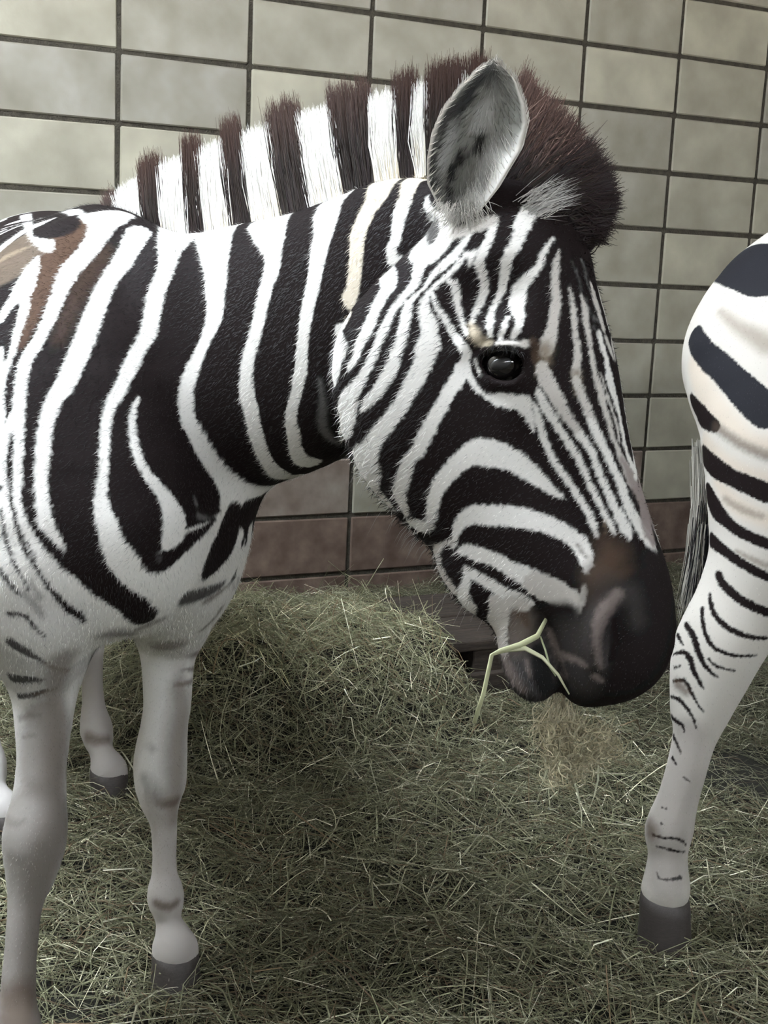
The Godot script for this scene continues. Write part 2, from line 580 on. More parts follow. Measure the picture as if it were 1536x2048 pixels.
func first_zebra() -> void:
	var f := Flesh.new()
	# trunk
	f.chain(3, 0.05, 4, [0.6000,0.9500,1.0000,0.2000,0.90, 0.5750,0.9400,1.2000,0.2750,0.92, 0.5300,0.9000,1.5500,0.3000,0.95, 0.4900,0.9000,1.8000,0.2950,0.85, 0.4650,0.8900,1.9800,0.2700,0.78, 0.4500,0.8200,2.1200,0.2000,0.90, 0.4450,0.7700,2.2000,0.1500,1.00], [Vector3(0.990,0.000,0.130)])
	# withers
	f.chain(3, 0.06, 2, [0.5600,1.1000,1.4500,0.0800,0.60, 0.5300,1.1200,1.7000,0.0900,0.50, 0.5100,1.1200,1.9500,0.0900,0.50, 0.5400,1.0800,2.1000,0.0900,0.50], [Vector3(0.990,0.000,0.130)])
	# neck
	f.chain(0, 0.05, 4, [0.4160,0.8442,1.5994,0.1771,0.90, 0.4901,0.9096,1.8495,0.2183,0.82, 0.5718,0.9566,2.0334,0.2156,0.70, 0.6362,1.0047,2.1629,0.1915,0.59, 0.6773,1.0378,2.2785,0.1755,0.51, 0.7087,1.0783,2.3876,0.1581,0.48, 0.7280,1.1251,2.4893,0.1306,0.46, 0.7451,1.1612,2.5696,0.0884,0.50], [Vector3(0.991,0.000,0.130), Vector3(0.991,0.000,0.130), Vector3(0.998,-0.005,0.059), Vector3(0.995,-0.015,-0.094), Vector3(0.977,-0.023,-0.212), Vector3(0.944,-0.031,-0.329), Vector3(0.880,-0.041,-0.473), Vector3(0.802,-0.048,-0.596)])
	# breast
	f.chain(3, 0.05, 2, [0.5493,0.7468,2.1084,0.1115,0.90, 0.5387,0.7031,2.1469,0.0951,0.90], [Vector3(0.990,0.000,0.130)])
	# shoulder
	f.chain(3, 0.06, 3, [0.4200,1.0800,2.0000,0.1000,0.80, 0.3350,0.8800,2.1300,0.1250,0.80, 0.3250,0.7400,2.2200,0.1050,0.80, 0.3450,0.6400,2.1800,0.0900,0.80], [Vector3(0.990,0.000,0.130)])
	# shoulder
	f.chain(3, 0.06, 3, [0.5000,1.0800,2.0000,0.1000,0.80, 0.5650,0.8800,2.1000,0.1100,0.80, 0.5780,0.7600,2.1500,0.0980,0.80, 0.5700,0.6400,2.0800,0.0900,0.80], [Vector3(0.990,0.000,0.130)])
	# leg
	f.chain(2, 0.05, 3, [0.3779,0.6527,2.1123,0.0662,1.00, 0.3722,0.6133,2.1296,0.0573,1.00, 0.3649,0.5705,2.1582,0.0489,1.00, 0.3571,0.5114,2.1787,0.0423,1.00, 0.3478,0.4501,2.2105,0.0348,1.00, 0.3399,0.3996,2.2291,0.0374,1.00, 0.3310,0.3563,2.2456,0.0441,1.00, 0.3247,0.3088,2.2530,0.0358,1.00, 0.3162,0.2771,2.2614,0.0261,1.00, 0.3093,0.2391,2.2721,0.0226,1.00, 0.3007,0.1745,2.2878,0.0232,1.00, 0.2963,0.1371,2.2996,0.0259,1.00, 0.2933,0.1033,2.3113,0.0340,1.00, 0.2914,0.0733,2.3170,0.0258,1.00, 0.2885,0.0399,2.3286,0.0339,1.00, 0.2879,0.0266,2.3312,0.0339,1.00], [Vector3(0.990,0.000,0.130)])
	# leg
	f.chain(2, 0.05, 3, [0.6021,0.6131,1.9935,0.0721,1.00, 0.5911,0.5794,2.0182,0.0603,1.00, 0.5796,0.5277,2.0353,0.0434,1.00, 0.5759,0.4581,2.0489,0.0379,1.00, 0.5686,0.4210,2.0591,0.0370,1.00, 0.5595,0.3725,2.0710,0.0416,1.00, 0.5580,0.3378,2.0779,0.0408,1.00, 0.5560,0.3070,2.0838,0.0314,1.00, 0.5614,0.2667,2.0897,0.0213,1.00, 0.5606,0.1949,2.0994,0.0197,1.00, 0.5604,0.1586,2.1074,0.0292,1.00, 0.5610,0.1394,2.1119,0.0260,1.00, 0.5623,0.1194,2.1170,0.0197,1.00, 0.5663,0.0976,2.1295,0.0268,1.00, 0.5675,0.0796,2.1398,0.0361,1.00, 0.5679,0.0712,2.1418,0.0361,1.00], [Vector3(0.990,0.000,0.130)])
	# hind leg
	f.chain(2, 0.05, 3, [0.6000,0.9500,1.1500,0.2000,0.70, 0.6100,0.7500,1.2000,0.1400,0.75, 0.6250,0.6000,1.2000,0.0900,0.80, 0.6577,0.3537,1.1677,0.0510,0.85, 0.6609,0.3138,1.1781,0.0444,0.85, 0.6434,0.2869,1.2664,0.0259,1.00, 0.6342,0.2041,1.3200,0.0234,1.00, 0.6325,0.1511,1.3593,0.0348,1.00, 0.6354,0.1149,1.3916,0.0251,1.00, 0.6447,0.0837,1.4145,0.0376,1.00, 0.6462,0.0736,1.4174,0.0376,1.00], [Vector3(0.990,0.000,0.130)])
	# hind leg
	f.chain(2, 0.05, 3, [0.3600,0.9500,1.2700,0.2000,0.70, 0.3700,0.7500,1.3200,0.1400,0.75, 0.3850,0.6000,1.3200,0.0900,0.80, 0.4177,0.3537,1.2877,0.0510,0.85, 0.4209,0.3138,1.2981,0.0444,0.85, 0.4034,0.2869,1.3864,0.0259,1.00, 0.3942,0.2041,1.4400,0.0234,1.00, 0.3925,0.1511,1.4793,0.0348,1.00, 0.3954,0.1149,1.5116,0.0251,1.00, 0.4047,0.0837,1.5345,0.0376,1.00, 0.4062,0.0736,1.5374,0.0376,1.00], [Vector3(0.990,0.000,0.130)])
	# skull
	f.chain(1, 0.03, 4, [0.7393,1.1907,2.6854,0.0621,0.85, 0.7476,1.1537,2.6977,0.0940,0.80, 0.7483,1.1137,2.7069,0.1037,0.74, 0.7573,1.0367,2.7284,0.1112,0.68, 0.7704,0.9626,2.7513,0.1061,0.64, 0.7861,0.9047,2.7719,0.0995,0.65, 0.8058,0.8496,2.7939,0.0929,0.70, 0.8236,0.8052,2.8125,0.0853,0.74, 0.8356,0.7641,2.8275,0.0688,0.85, 0.8257,0.7401,2.8280,0.0447,0.90], [Vector3(-0.802,0.048,0.596)])
	# jaw
	f.chain(1, 0.03, 4, [0.6799,1.1180,2.6719,0.0598,0.80, 0.6428,1.0518,2.6681,0.0784,0.70, 0.6573,0.9884,2.6893,0.0877,0.66, 0.6825,0.9471,2.7110,0.0856,0.64, 0.7099,0.9005,2.7349,0.0725,0.66, 0.7343,0.8617,2.7556,0.0713,0.66, 0.7489,0.8358,2.7686,0.0610,0.75], [Vector3(-0.802,0.048,0.596)])
	# chin
	f.chain(1, 0.02, 3, [0.6948,0.8328,2.7424,0.0251,0.80, 0.7063,0.8137,2.7523,0.0262,0.80, 0.7253,0.7998,2.7648,0.0251,0.80], [Vector3(-0.802,0.048,0.596)])
	# upper lip
	f.chain(1, 0.02, 3, [0.8247,0.7732,2.8201,0.0497,0.95, 0.8146,0.7325,2.8241,0.0335,1.05, 0.8089,0.7146,2.8253,0.0222,1.15], [Vector3(-0.802,0.048,0.596)])
	# lower lip
	f.chain(1, 0.015, 3, [0.7510,0.8279,2.7714,0.0427,0.80, 0.7519,0.7905,2.7801,0.0350,0.85, 0.7518,0.7531,2.7883,0.0287,0.95, 0.7574,0.7240,2.7975,0.0270,1.05, 0.7619,0.7152,2.8017,0.0227,1.05], [Vector3(-0.802,0.048,0.596)])
	# orbit
	f.chain(1, 0.012, 3, [0.6778,1.0670,2.7436,0.0074,1.00, 0.6852,1.0837,2.7550,0.0089,1.00, 0.6997,1.0949,2.7699,0.0099,1.00, 0.7179,1.0953,2.7846,0.0093,1.00, 0.7304,1.0802,2.7987,0.0067,1.00], [Vector3(-0.802,0.048,0.596)])
	# hollow
	f.chain(1, 0.03, 3, [0.7157,0.9793,2.8513,0.0427,1.00, 0.7418,0.9295,2.8639,0.0405,1.00, 0.7589,0.8897,2.8755,0.0356,1.00], [Vector3(-0.802,0.048,0.596)], true)
	# hollow over the eye
	f.chain(1, 0.025, 2, [0.6843,1.1281,2.7664,0.0257,1.00, 0.6982,1.1366,2.7771,0.0231,1.00], [Vector3(-0.802,0.048,0.596)], true)
	# socket
	f.chain(1, 0.008, 1, [0.7075,1.0579,2.7718,0.0198,1.00, 0.7126,1.0578,2.7755,0.0198,1.00], [Vector3(-0.802,0.048,0.596)], true)
	# eyelid
	f.chain(1, 0.004, 3, [0.6847,1.0596,2.7589,0.0037,1.00, 0.6895,1.0685,2.7650,0.0052,1.00, 0.6968,1.0759,2.7773,0.0057,1.00, 0.7076,1.0780,2.7890,0.0057,1.00, 0.7174,1.0716,2.7964,0.0046,1.00, 0.7246,1.0606,2.7990,0.0031,1.00], [Vector3(-0.802,0.048,0.596)])
	# eyelid
	f.chain(1, 0.004, 3, [0.6847,1.0596,2.7589,0.0037,1.00, 0.6915,1.0459,2.7676,0.0047,1.00, 0.6993,1.0384,2.7800,0.0052,1.00, 0.7100,1.0382,2.7922,0.0052,1.00, 0.7189,1.0462,2.7994,0.0041,1.00, 0.7246,1.0606,2.7990,0.0031,1.00], [Vector3(-0.802,0.048,0.596)])
	# nostril
	f.chain(1, 0.012, 3, [0.8052,0.8087,2.8857,0.0073,1.00, 0.8030,0.7883,2.8891,0.0114,1.00, 0.8004,0.7652,2.8872,0.0099,1.00, 0.7949,0.7444,2.8766,0.0047,1.00], [Vector3(-0.802,0.048,0.596)], true)
	# nostril rim
	f.chain(1, 0.01, 3, [0.8038,0.8196,2.8678,0.0084,1.00, 0.7913,0.7997,2.8648,0.0100,1.00, 0.7891,0.7759,2.8668,0.0094,1.00, 0.7944,0.7514,2.8691,0.0068,1.00], [Vector3(-0.802,0.048,0.596)])
	# mouth
	f.chain(1, 0.008, 3, [0.7488,0.7928,2.8179,0.0048,1.00, 0.7554,0.7740,2.8220,0.0053,1.00, 0.7667,0.7435,2.8263,0.0059,1.00, 0.7771,0.7161,2.8318,0.0065,1.00], [Vector3(-0.802,0.048,0.596)], true)
	f.mesh(0.0045, Vector3(0.775,0.918,2.626), 0.36, true)
	f.mesh(0.008, Vector3(0.775,0.918,2.626), 0.36, false)
	f.relax(2)
	f.bases = [COAT_BLACK, COAT_BLACK, COAT_LEG, COAT_BLACK]
	for k in 8:
		f.hoop(COAT_WHITE, Vector3(0.575 - 0.012 * k, 0.92, 1.0 + 0.105 * k), Vector3(0.99, 0, 0.13), 0.292, 0.94, 0.02, Vector3(0.02, 0, -0.10 + 0.012 * k), 20.0, 340.0)
	f.stroke(COAT_BLACK, [0.353,1.106,2.113,0.0484, 0.336,1.018,2.199,0.0460, 0.324,0.957,2.240,0.0387, 0.320,0.898,2.276,0.0350, 0.344,0.839,2.312,0.0285, 0.375,0.815,2.329,0.0285])
	f.stroke(COAT_RUST, [0.427,1.180,2.054,0.0326, 0.394,1.148,2.084,0.0270, 0.369,1.107,2.125,0.0200, 0.342,1.055,2.167,0.0136, 0.326,1.024,2.188,0.0077])
	f.stroke(COAT_DARKRUST, [0.459,1.151,2.102,0.0154, 0.431,1.120,2.128,0.0220, 0.402,1.083,2.164,0.0176, 0.372,1.032,2.204,0.0115])
	f.stroke(COAT_TAN, [0.350,1.142,1.897,0.0263, 0.354,1.148,2.033,0.0438, 0.376,1.160,2.048,0.0229])
	f.stroke(COAT_TAN, [0.326,1.116,2.034,0.0464, 0.341,1.121,2.068,0.0274])
	f.stroke(COAT_TANLIGHT, [0.333,1.129,1.999,0.0079, 0.348,1.141,2.031,0.0062, 0.365,1.151,2.049,0.0027])
	f.stroke(COAT_WHITE, [0.466,1.197,1.276,0.0068, 0.490,1.207,1.277,0.0069, 0.522,1.214,1.282,0.0059])
	f.stroke(COAT_BLACK, [0.435,1.184,1.403,0.0205, 0.422,1.185,1.677,0.0175])
	f.stroke(COAT_WHITE, [0.496,1.206,1.331,0.0116, 0.378,1.167,2.035,0.0113, 0.388,1.157,2.067,0.0079])
	f.stroke(COAT_BLACK, [0.531,1.214,1.302,0.0196, 0.405,1.181,2.032,0.0352])
	f.stroke(COAT_WHITE, [0.483,1.209,1.728,0.0050, 0.473,1.205,1.850,0.0103, 0.448,1.199,2.008,0.0048])
	f.stroke(COAT_WHITE, [0.287,0.746,2.316,0.0287, 0.311,0.713,2.322,0.0413, 0.345,0.667,2.309,0.0519, 0.395,0.651,2.292,0.0729, 0.435,0.651,2.290,0.0413, 0.506,0.611,2.187,0.0216])
	f.stroke(COAT_WHITE, [0.334,0.763,2.330,0.0189, 0.366,0.721,2.331,0.0198, 0.407,0.689,2.322,0.0256, 0.452,0.664,2.304,0.0341, 0.506,0.646,2.259,0.0533, 0.542,0.665,2.259,0.0690])
	f.stroke(COAT_WHITE, [0.486,0.701,2.326,0.0729, 0.533,0.714,2.306,0.0818, 0.572,0.725,2.275,0.0609, 0.594,0.741,2.260,0.0412, 0.616,0.758,2.245,0.0168])
	f.stroke(COAT_WHITE, [0.512,0.673,2.291,0.0805, 0.528,0.631,2.225,0.0920])
	f.stroke(COAT_WHITE, [0.336,0.701,2.321,0.0639, 0.336,0.668,2.310,0.0641])
	f.stroke(COAT_LEGPALE, [0.336,0.676,2.313,0.0625, 0.340,0.616,2.274,0.0962, 0.348,0.559,2.231,0.0763])
	f.stroke(COAT_LEGPALE, [0.532,0.622,2.213,0.1022, 0.566,0.537,2.086,0.0568, 0.566,0.486,2.081,0.0458])
	f.stroke(COAT_WHITE, [0.281,0.837,2.288,0.0100, 0.279,0.801,2.301,0.0130, 0.283,0.770,2.309,0.0160, 0.293,0.740,2.319,0.0197])
	f.stroke(COAT_WHITE, [0.302,1.016,2.173,0.0056, 0.296,0.979,2.204,0.0059, 0.291,0.938,2.235,0.0067, 0.286,0.896,2.261,0.0066, 0.283,0.860,2.278,0.0065])
	f.stroke(COAT_WHITE, [0.507,1.179,2.089,0.0156, 0.506,1.174,2.097,0.0192, 0.482,1.142,2.120,0.0154, 0.453,1.109,2.142,0.0119, 0.429,1.075,2.177,0.0128, 0.409,1.042,2.206,0.0139, 0.391,1.010,2.226,0.0139, 0.371,0.977,2.244,0.0131, 0.355,0.956,2.251,0.0110, 0.342,0.925,2.267,0.0099, 0.335,0.894,2.283,0.0096, 0.330,0.862,2.297,0.0082, 0.329,0.832,2.312,0.0095, 0.332,0.808,2.321,0.0104, 0.341,0.792,2.326,0.0088, 0.351,0.776,2.332,0.0032])
	f.stroke(COAT_WHITE, [0.477,1.199,2.033,0.0405, 0.467,1.188,2.057,0.0214, 0.449,1.165,2.084,0.0147, 0.429,1.143,2.103,0.0141, 0.408,1.125,2.119,0.0138, 0.394,1.107,2.137,0.0119, 0.384,1.090,2.151,0.0098, 0.373,1.073,2.165,0.0097, 0.365,1.057,2.178,0.0089, 0.353,1.040,2.189,0.0086, 0.342,1.023,2.198,0.0091, 0.330,1.007,2.204,0.0088, 0.324,0.990,2.214,0.0087, 0.319,0.975,2.225,0.0080, 0.315,0.957,2.236,0.0084, 0.311,0.933,2.251,0.0077, 0.308,0.908,2.266,0.0064, 0.304,0.877,2.282,0.0067, 0.300,0.846,2.295,0.0054, 0.301,0.831,2.303,0.0053, 0.306,0.808,2.313,0.0057, 0.314,0.791,2.319,0.0063, 0.323,0.776,2.326,0.0088, 0.337,0.756,2.331,0.0114, 0.359,0.732,2.332,0.0147])
	f.stroke(COAT_WHITE, [0.368,1.136,2.082,0.0046, 0.357,1.119,2.097,0.0121, 0.344,1.098,2.115,0.0170, 0.337,1.087,2.123,0.0164])
	f.stroke(COAT_WHITE, [0.335,1.086,2.122,0.0116, 0.320,1.069,2.125,0.0089, 0.310,1.052,2.134,0.0062])
	f.stroke(COAT_WHITE, [0.342,1.083,2.134,0.0068, 0.339,1.071,2.145,0.0072, 0.332,1.055,2.160,0.0069, 0.324,1.038,2.172,0.0059, 0.318,1.022,2.183,0.0054, 0.311,1.006,2.192,0.0053, 0.303,0.989,2.200,0.0049, 0.296,0.971,2.213,0.0043])
	f.stroke(COAT_WHITE, [0.308,0.939,2.245,0.0087, 0.301,0.923,2.252,0.0081, 0.293,0.907,2.258,0.0058, 0.289,0.892,2.266,0.0052, 0.288,0.876,2.274,0.0045, 0.287,0.861,2.280,0.0049, 0.288,0.846,2.289,0.0051, 0.289,0.831,2.297,0.0053, 0.292,0.811,2.306,0.0063, 0.300,0.784,2.316,0.0075, 0.310,0.760,2.325,0.0082, 0.322,0.737,2.329,0.0082])
	f.stroke(COAT_BLACK, [0.302,0.920,2.255,0.0013, 0.296,0.897,2.267,0.0026, 0.294,0.873,2.279,0.0029, 0.294,0.852,2.288,0.0022, 0.293,0.832,2.299,0.0022, 0.297,0.807,2.310,0.0028, 0.306,0.776,2.321,0.0031, 0.318,0.755,2.328,0.0031, 0.332,0.732,2.330,0.0032, 0.345,0.715,2.328,0.0042, 0.361,0.697,2.321,0.0062, 0.373,0.688,2.318,0.0065, 0.382,0.677,2.312,0.0038])
	f.stroke(COAT_SOFT, [0.281,0.825,2.295,0.0027, 0.283,0.798,2.304,0.0036, 0.287,0.780,2.310,0.0032, 0.293,0.760,2.318,0.0029, 0.301,0.743,2.323,0.0022, 0.308,0.729,2.325,0.0017])
	f.stroke(COAT_SOFT, [0.276,0.752,2.308,0.0032, 0.283,0.739,2.314,0.0042, 0.292,0.728,2.318,0.0036, 0.300,0.719,2.320,0.0024])
	f.stroke(COAT_SMUDGE, [0.302,0.723,2.322,0.0054, 0.314,0.710,2.322,0.0066, 0.327,0.691,2.317,0.0053])
	f.stroke(COAT_SMUDGE, [0.310,0.740,2.326,0.0031, 0.323,0.716,2.325,0.0044])
	f.stroke(COAT_SOFT, [0.287,0.693,2.303,0.0041, 0.306,0.690,2.312,0.0041, 0.318,0.675,2.310,0.0030, 0.332,0.658,2.306,0.0020])
	f.stroke(COAT_SOFT, [0.293,0.649,2.287,0.0089, 0.311,0.634,2.285,0.0091, 0.324,0.625,2.280,0.0053, 0.340,0.612,2.272,0.0031])
	f.stroke(COAT_UMBER, [0.340,0.611,2.271,0.0028, 0.355,0.600,2.259,0.0034, 0.377,0.588,2.242,0.0037])
	f.stroke(COAT_SOFT, [0.306,0.579,2.227,0.0111, 0.327,0.582,2.244,0.0082, 0.341,0.579,2.245,0.0031])
	f.stroke(COAT_SOFT, [0.318,0.545,2.205,0.0051, 0.336,0.553,2.223,0.0060, 0.348,0.559,2.231,0.0046])
	f.stroke(COAT_UMBER, [0.336,0.554,2.224,0.0044, 0.362,0.560,2.230,0.0037])
	f.stroke(COAT_SMUDGE, [0.319,0.511,2.200,0.0050, 0.331,0.518,2.213,0.0055, 0.345,0.520,2.219,0.0028])
	f.stroke(COAT_SMUDGE, [0.321,0.489,2.215,0.0034, 0.335,0.494,2.225,0.0034])
	f.stroke(COAT_SMUDGE, [0.293,0.385,2.246,0.0077, 0.302,0.386,2.266,0.0054, 0.312,0.392,2.270,0.0030])
	f.stroke(COAT_SMUDGE, [0.294,0.344,2.272,0.0092, 0.304,0.339,2.282,0.0088, 0.311,0.344,2.286,0.0041])
	f.stroke(COAT_DIRTSHADE3, [0.350,0.513,2.222,0.0369, 0.339,0.451,2.247,0.0386])
	f.stroke(COAT_DIRTSHADE, [0.364,0.611,2.266,0.0266, 0.365,0.511,2.222,0.0197, 0.358,0.461,2.241,0.0210, 0.354,0.399,2.268,0.0213, 0.336,0.339,2.289,0.0256, 0.318,0.247,2.291,0.0172, 0.309,0.183,2.307,0.0203])
	f.stroke(COAT_LEGPALE, [0.550,0.526,2.072,0.0233, 0.546,0.447,2.079,0.0219, 0.531,0.383,2.099,0.0226, 0.532,0.346,2.109,0.0199])  # pale strip paints light down the shaded left foreleg
	f.stroke(COAT_DIRTSHADE2, [0.547,0.313,2.114,0.0245, 0.557,0.251,2.111,0.0285, 0.555,0.189,2.122,0.0266, 0.555,0.137,2.136,0.0291, 0.558,0.099,2.169,0.0425])
	f.stroke(COAT_DIRTSHADE2, [0.642,0.277,1.305,0.0320, 0.633,0.212,1.344,0.0372, 0.626,0.154,1.396,0.0416, 0.628,0.113,1.432,0.0465])
	f.stroke(COAT_DIRTSHADE3, [0.325,0.392,2.276,0.0565, 0.317,0.327,2.288,0.0439, 0.308,0.270,2.288,0.0373, 0.299,0.199,2.304,0.0372, 0.292,0.140,2.328,0.0403])
	f.stroke(COAT_DIRTSHADE, [0.573,0.578,2.147,0.0262, 0.587,0.468,2.083,0.0206, 0.576,0.395,2.104,0.0233, 0.572,0.343,2.115,0.0212, 0.572,0.281,2.106,0.0151])
	f.stroke(COAT_WHITE, [0.572,1.180,2.076,0.0302, 0.561,1.176,2.110,0.0285, 0.532,1.149,2.162,0.0147, 0.522,1.122,2.175,0.0130, 0.509,1.096,2.182,0.0126, 0.501,1.070,2.195,0.0117, 0.491,1.044,2.209,0.0115, 0.477,1.027,2.222,0.0101, 0.459,1.003,2.242,0.0109, 0.448,0.987,2.253,0.0089, 0.440,0.974,2.261,0.0095, 0.423,0.950,2.273,0.0075, 0.415,0.926,2.285,0.0071, 0.409,0.895,2.303,0.0064, 0.406,0.871,2.313,0.0067, 0.401,0.848,2.323,0.0086, 0.400,0.825,2.332,0.0115, 0.405,0.809,2.339,0.0146, 0.408,0.792,2.344,0.0150, 0.415,0.775,2.346,0.0172, 0.427,0.758,2.348,0.0192, 0.449,0.736,2.346,0.0225, 0.474,0.730,2.341,0.0226, 0.499,0.744,2.336,0.0210, 0.521,0.761,2.328,0.0197, 0.544,0.778,2.312,0.0199, 0.565,0.790,2.289,0.0144, 0.580,0.798,2.275,0.0084])
	f.stroke(COAT_BLACK, [0.366,0.839,2.317,0.0254, 0.369,0.808,2.330,0.0222, 0.376,0.781,2.336,0.0209, 0.382,0.752,2.338,0.0197, 0.406,0.726,2.338,0.0187, 0.427,0.709,2.335,0.0185, 0.447,0.694,2.328,0.0193])
	f.stroke(COAT_BLACK, [0.446,0.687,2.324,0.0169, 0.460,0.679,2.317,0.0199])
	f.stroke(COAT_BLACK, [0.323,0.800,2.320,0.0049, 0.333,0.785,2.326,0.0074, 0.348,0.769,2.332,0.0091, 0.362,0.755,2.335,0.0099])
	f.stroke(COAT_BLACK, [0.428,0.867,2.321,0.0187, 0.431,0.846,2.330,0.0234, 0.439,0.833,2.335,0.0264, 0.445,0.816,2.343,0.0237, 0.449,0.796,2.347,0.0203, 0.456,0.774,2.349,0.0146, 0.464,0.755,2.347,0.0107])
	f.stroke(COAT_BLACK, [0.458,0.760,2.348,0.0121, 0.471,0.758,2.347,0.0144, 0.484,0.763,2.344,0.0139, 0.501,0.774,2.338,0.0117, 0.521,0.785,2.328,0.0108, 0.542,0.794,2.310,0.0097, 0.564,0.800,2.289,0.0043])
	f.stroke(COAT_GREY, [0.469,0.771,2.348,0.0023, 0.471,0.761,2.346,0.0021])
	f.stroke(COAT_WHITE, [0.463,0.963,2.267,0.0023, 0.455,0.950,2.275,0.0046, 0.449,0.926,2.289,0.0050, 0.449,0.910,2.298,0.0062, 0.451,0.895,2.307,0.0069, 0.456,0.879,2.315,0.0069, 0.466,0.863,2.321,0.0078, 0.479,0.846,2.326,0.0098, 0.489,0.829,2.330,0.0141, 0.494,0.812,2.335,0.0188, 0.492,0.796,2.339,0.0179, 0.484,0.784,2.344,0.0112])
	f.stroke(COAT_WHITE, [0.509,0.795,2.332,0.0033, 0.535,0.797,2.316,0.0020, 0.557,0.799,2.295,0.0010])
	f.stroke(COAT_GREY, [0.533,0.811,2.314,0.0051, 0.542,0.807,2.308,0.0041, 0.555,0.802,2.296,0.0014])
	f.stroke(COAT_GREY, [0.529,0.835,2.309,0.0025, 0.531,0.826,2.310,0.0036])
	f.stroke(COAT_WHITE, [0.619,1.191,2.140,0.0391, 0.614,1.190,2.133,0.0392, 0.591,1.167,2.189,0.0265, 0.580,1.132,2.227,0.0206, 0.573,1.105,2.244,0.0186, 0.571,1.090,2.251,0.0159, 0.569,1.073,2.256,0.0156, 0.564,1.056,2.255,0.0124, 0.558,1.038,2.251,0.0095, 0.551,1.020,2.248,0.0089, 0.544,1.002,2.246,0.0099, 0.537,0.985,2.249,0.0101, 0.532,0.968,2.253,0.0108, 0.530,0.951,2.259,0.0109, 0.531,0.934,2.265,0.0118, 0.539,0.917,2.269,0.0122, 0.550,0.895,2.272,0.0136, 0.565,0.873,2.273,0.0138, 0.582,0.851,2.269,0.0154, 0.592,0.839,2.267,0.0200, 0.599,0.825,2.263,0.0253, 0.596,0.814,2.264,0.0244, 0.587,0.809,2.269,0.0094])
	f.stroke(COAT_WHITE, [0.600,0.830,2.263,0.0177, 0.624,0.830,2.254,0.0146, 0.647,0.829,2.246,0.0140, 0.667,0.830,2.232,0.0029])
	f.stroke(COAT_WHITE, [0.652,1.206,2.239,0.0360, 0.653,1.206,2.240,0.0375, 0.635,1.187,2.285,0.0280, 0.628,1.170,2.312,0.0205, 0.626,1.163,2.318,0.0176, 0.619,1.138,2.331,0.0162, 0.612,1.112,2.330,0.0135, 0.604,1.079,2.332,0.0119, 0.598,1.045,2.328,0.0115, 0.594,1.018,2.321,0.0116, 0.594,0.992,2.319,0.0126, 0.595,0.975,2.318,0.0136, 0.599,0.958,2.320,0.0142, 0.604,0.941,2.320,0.0125, 0.609,0.923,2.318,0.0133, 0.622,0.893,2.313,0.0120, 0.636,0.874,2.308,0.0128, 0.651,0.862,2.302,0.0178, 0.663,0.856,2.297,0.0114, 0.677,0.863,2.315,0.0030])
	f.stroke(COAT_WHITE, [0.686,1.235,2.383,0.0350, 0.680,1.232,2.389,0.0349, 0.671,1.222,2.393,0.0313, 0.658,1.197,2.413,0.0244, 0.651,1.173,2.416,0.0206, 0.644,1.141,2.420,0.0156, 0.640,1.117,2.419,0.0136, 0.636,1.085,2.414,0.0123, 0.634,1.052,2.410,0.0105, 0.635,1.018,2.406,0.0110, 0.635,1.001,2.399,0.0106, 0.635,0.984,2.393,0.0087, 0.634,0.966,2.384,0.0090, 0.636,0.948,2.376,0.0097, 0.641,0.930,2.372,0.0112, 0.647,0.912,2.365,0.0101, 0.654,0.898,2.359,0.0124, 0.665,0.888,2.356,0.0173, 0.673,0.888,2.361,0.0118, 0.681,0.892,2.371,0.0037])
	f.stroke(COAT_GREY, [0.650,1.004,2.432,0.0048, 0.654,0.988,2.432,0.0058, 0.658,0.971,2.428,0.0073, 0.661,0.953,2.420,0.0087, 0.668,0.937,2.415,0.0092, 0.678,0.927,2.416,0.0078, 0.686,0.920,2.416,0.0038])
	f.stroke(COAT_CREAM, [0.706,1.253,2.480,0.0267, 0.690,1.236,2.495,0.0208, 0.680,1.220,2.493,0.0160, 0.671,1.197,2.490,0.0143, 0.668,1.188,2.488,0.0154, 0.665,1.165,2.492,0.0133, 0.664,1.142,2.494,0.0122, 0.662,1.119,2.492,0.0118, 0.662,1.103,2.489,0.0084, 0.592,1.095,2.636,0.0066, 0.589,1.087,2.635,0.0072])
	f.stroke(COAT_WHITE, [0.589,1.087,2.635,0.0072, 0.657,1.070,2.470,0.0082, 0.581,1.067,2.636,0.0138, 0.578,1.053,2.641,0.0156, 0.576,1.039,2.644,0.0130, 0.577,1.024,2.643,0.0048])
	f.stroke(COAT_CREAM, [0.724,1.253,2.538,0.0120, 0.727,1.255,2.528,0.0130, 0.716,1.252,2.532,0.0149, 0.703,1.236,2.545,0.0116, 0.697,1.223,2.548,0.0125])
	f.stroke(COAT_WHITE, [0.697,1.223,2.548,0.0124, 0.691,1.205,2.550,0.0111, 0.687,1.182,2.553,0.0081, 0.685,1.160,2.551,0.0085, 0.626,1.139,2.664,0.0112, 0.617,1.126,2.673,0.0088, 0.609,1.112,2.676,0.0082, 0.601,1.098,2.679,0.0075, 0.595,1.084,2.680,0.0083, 0.589,1.070,2.678,0.0072, 0.585,1.056,2.678,0.0059, 0.580,1.042,2.670,0.0034])
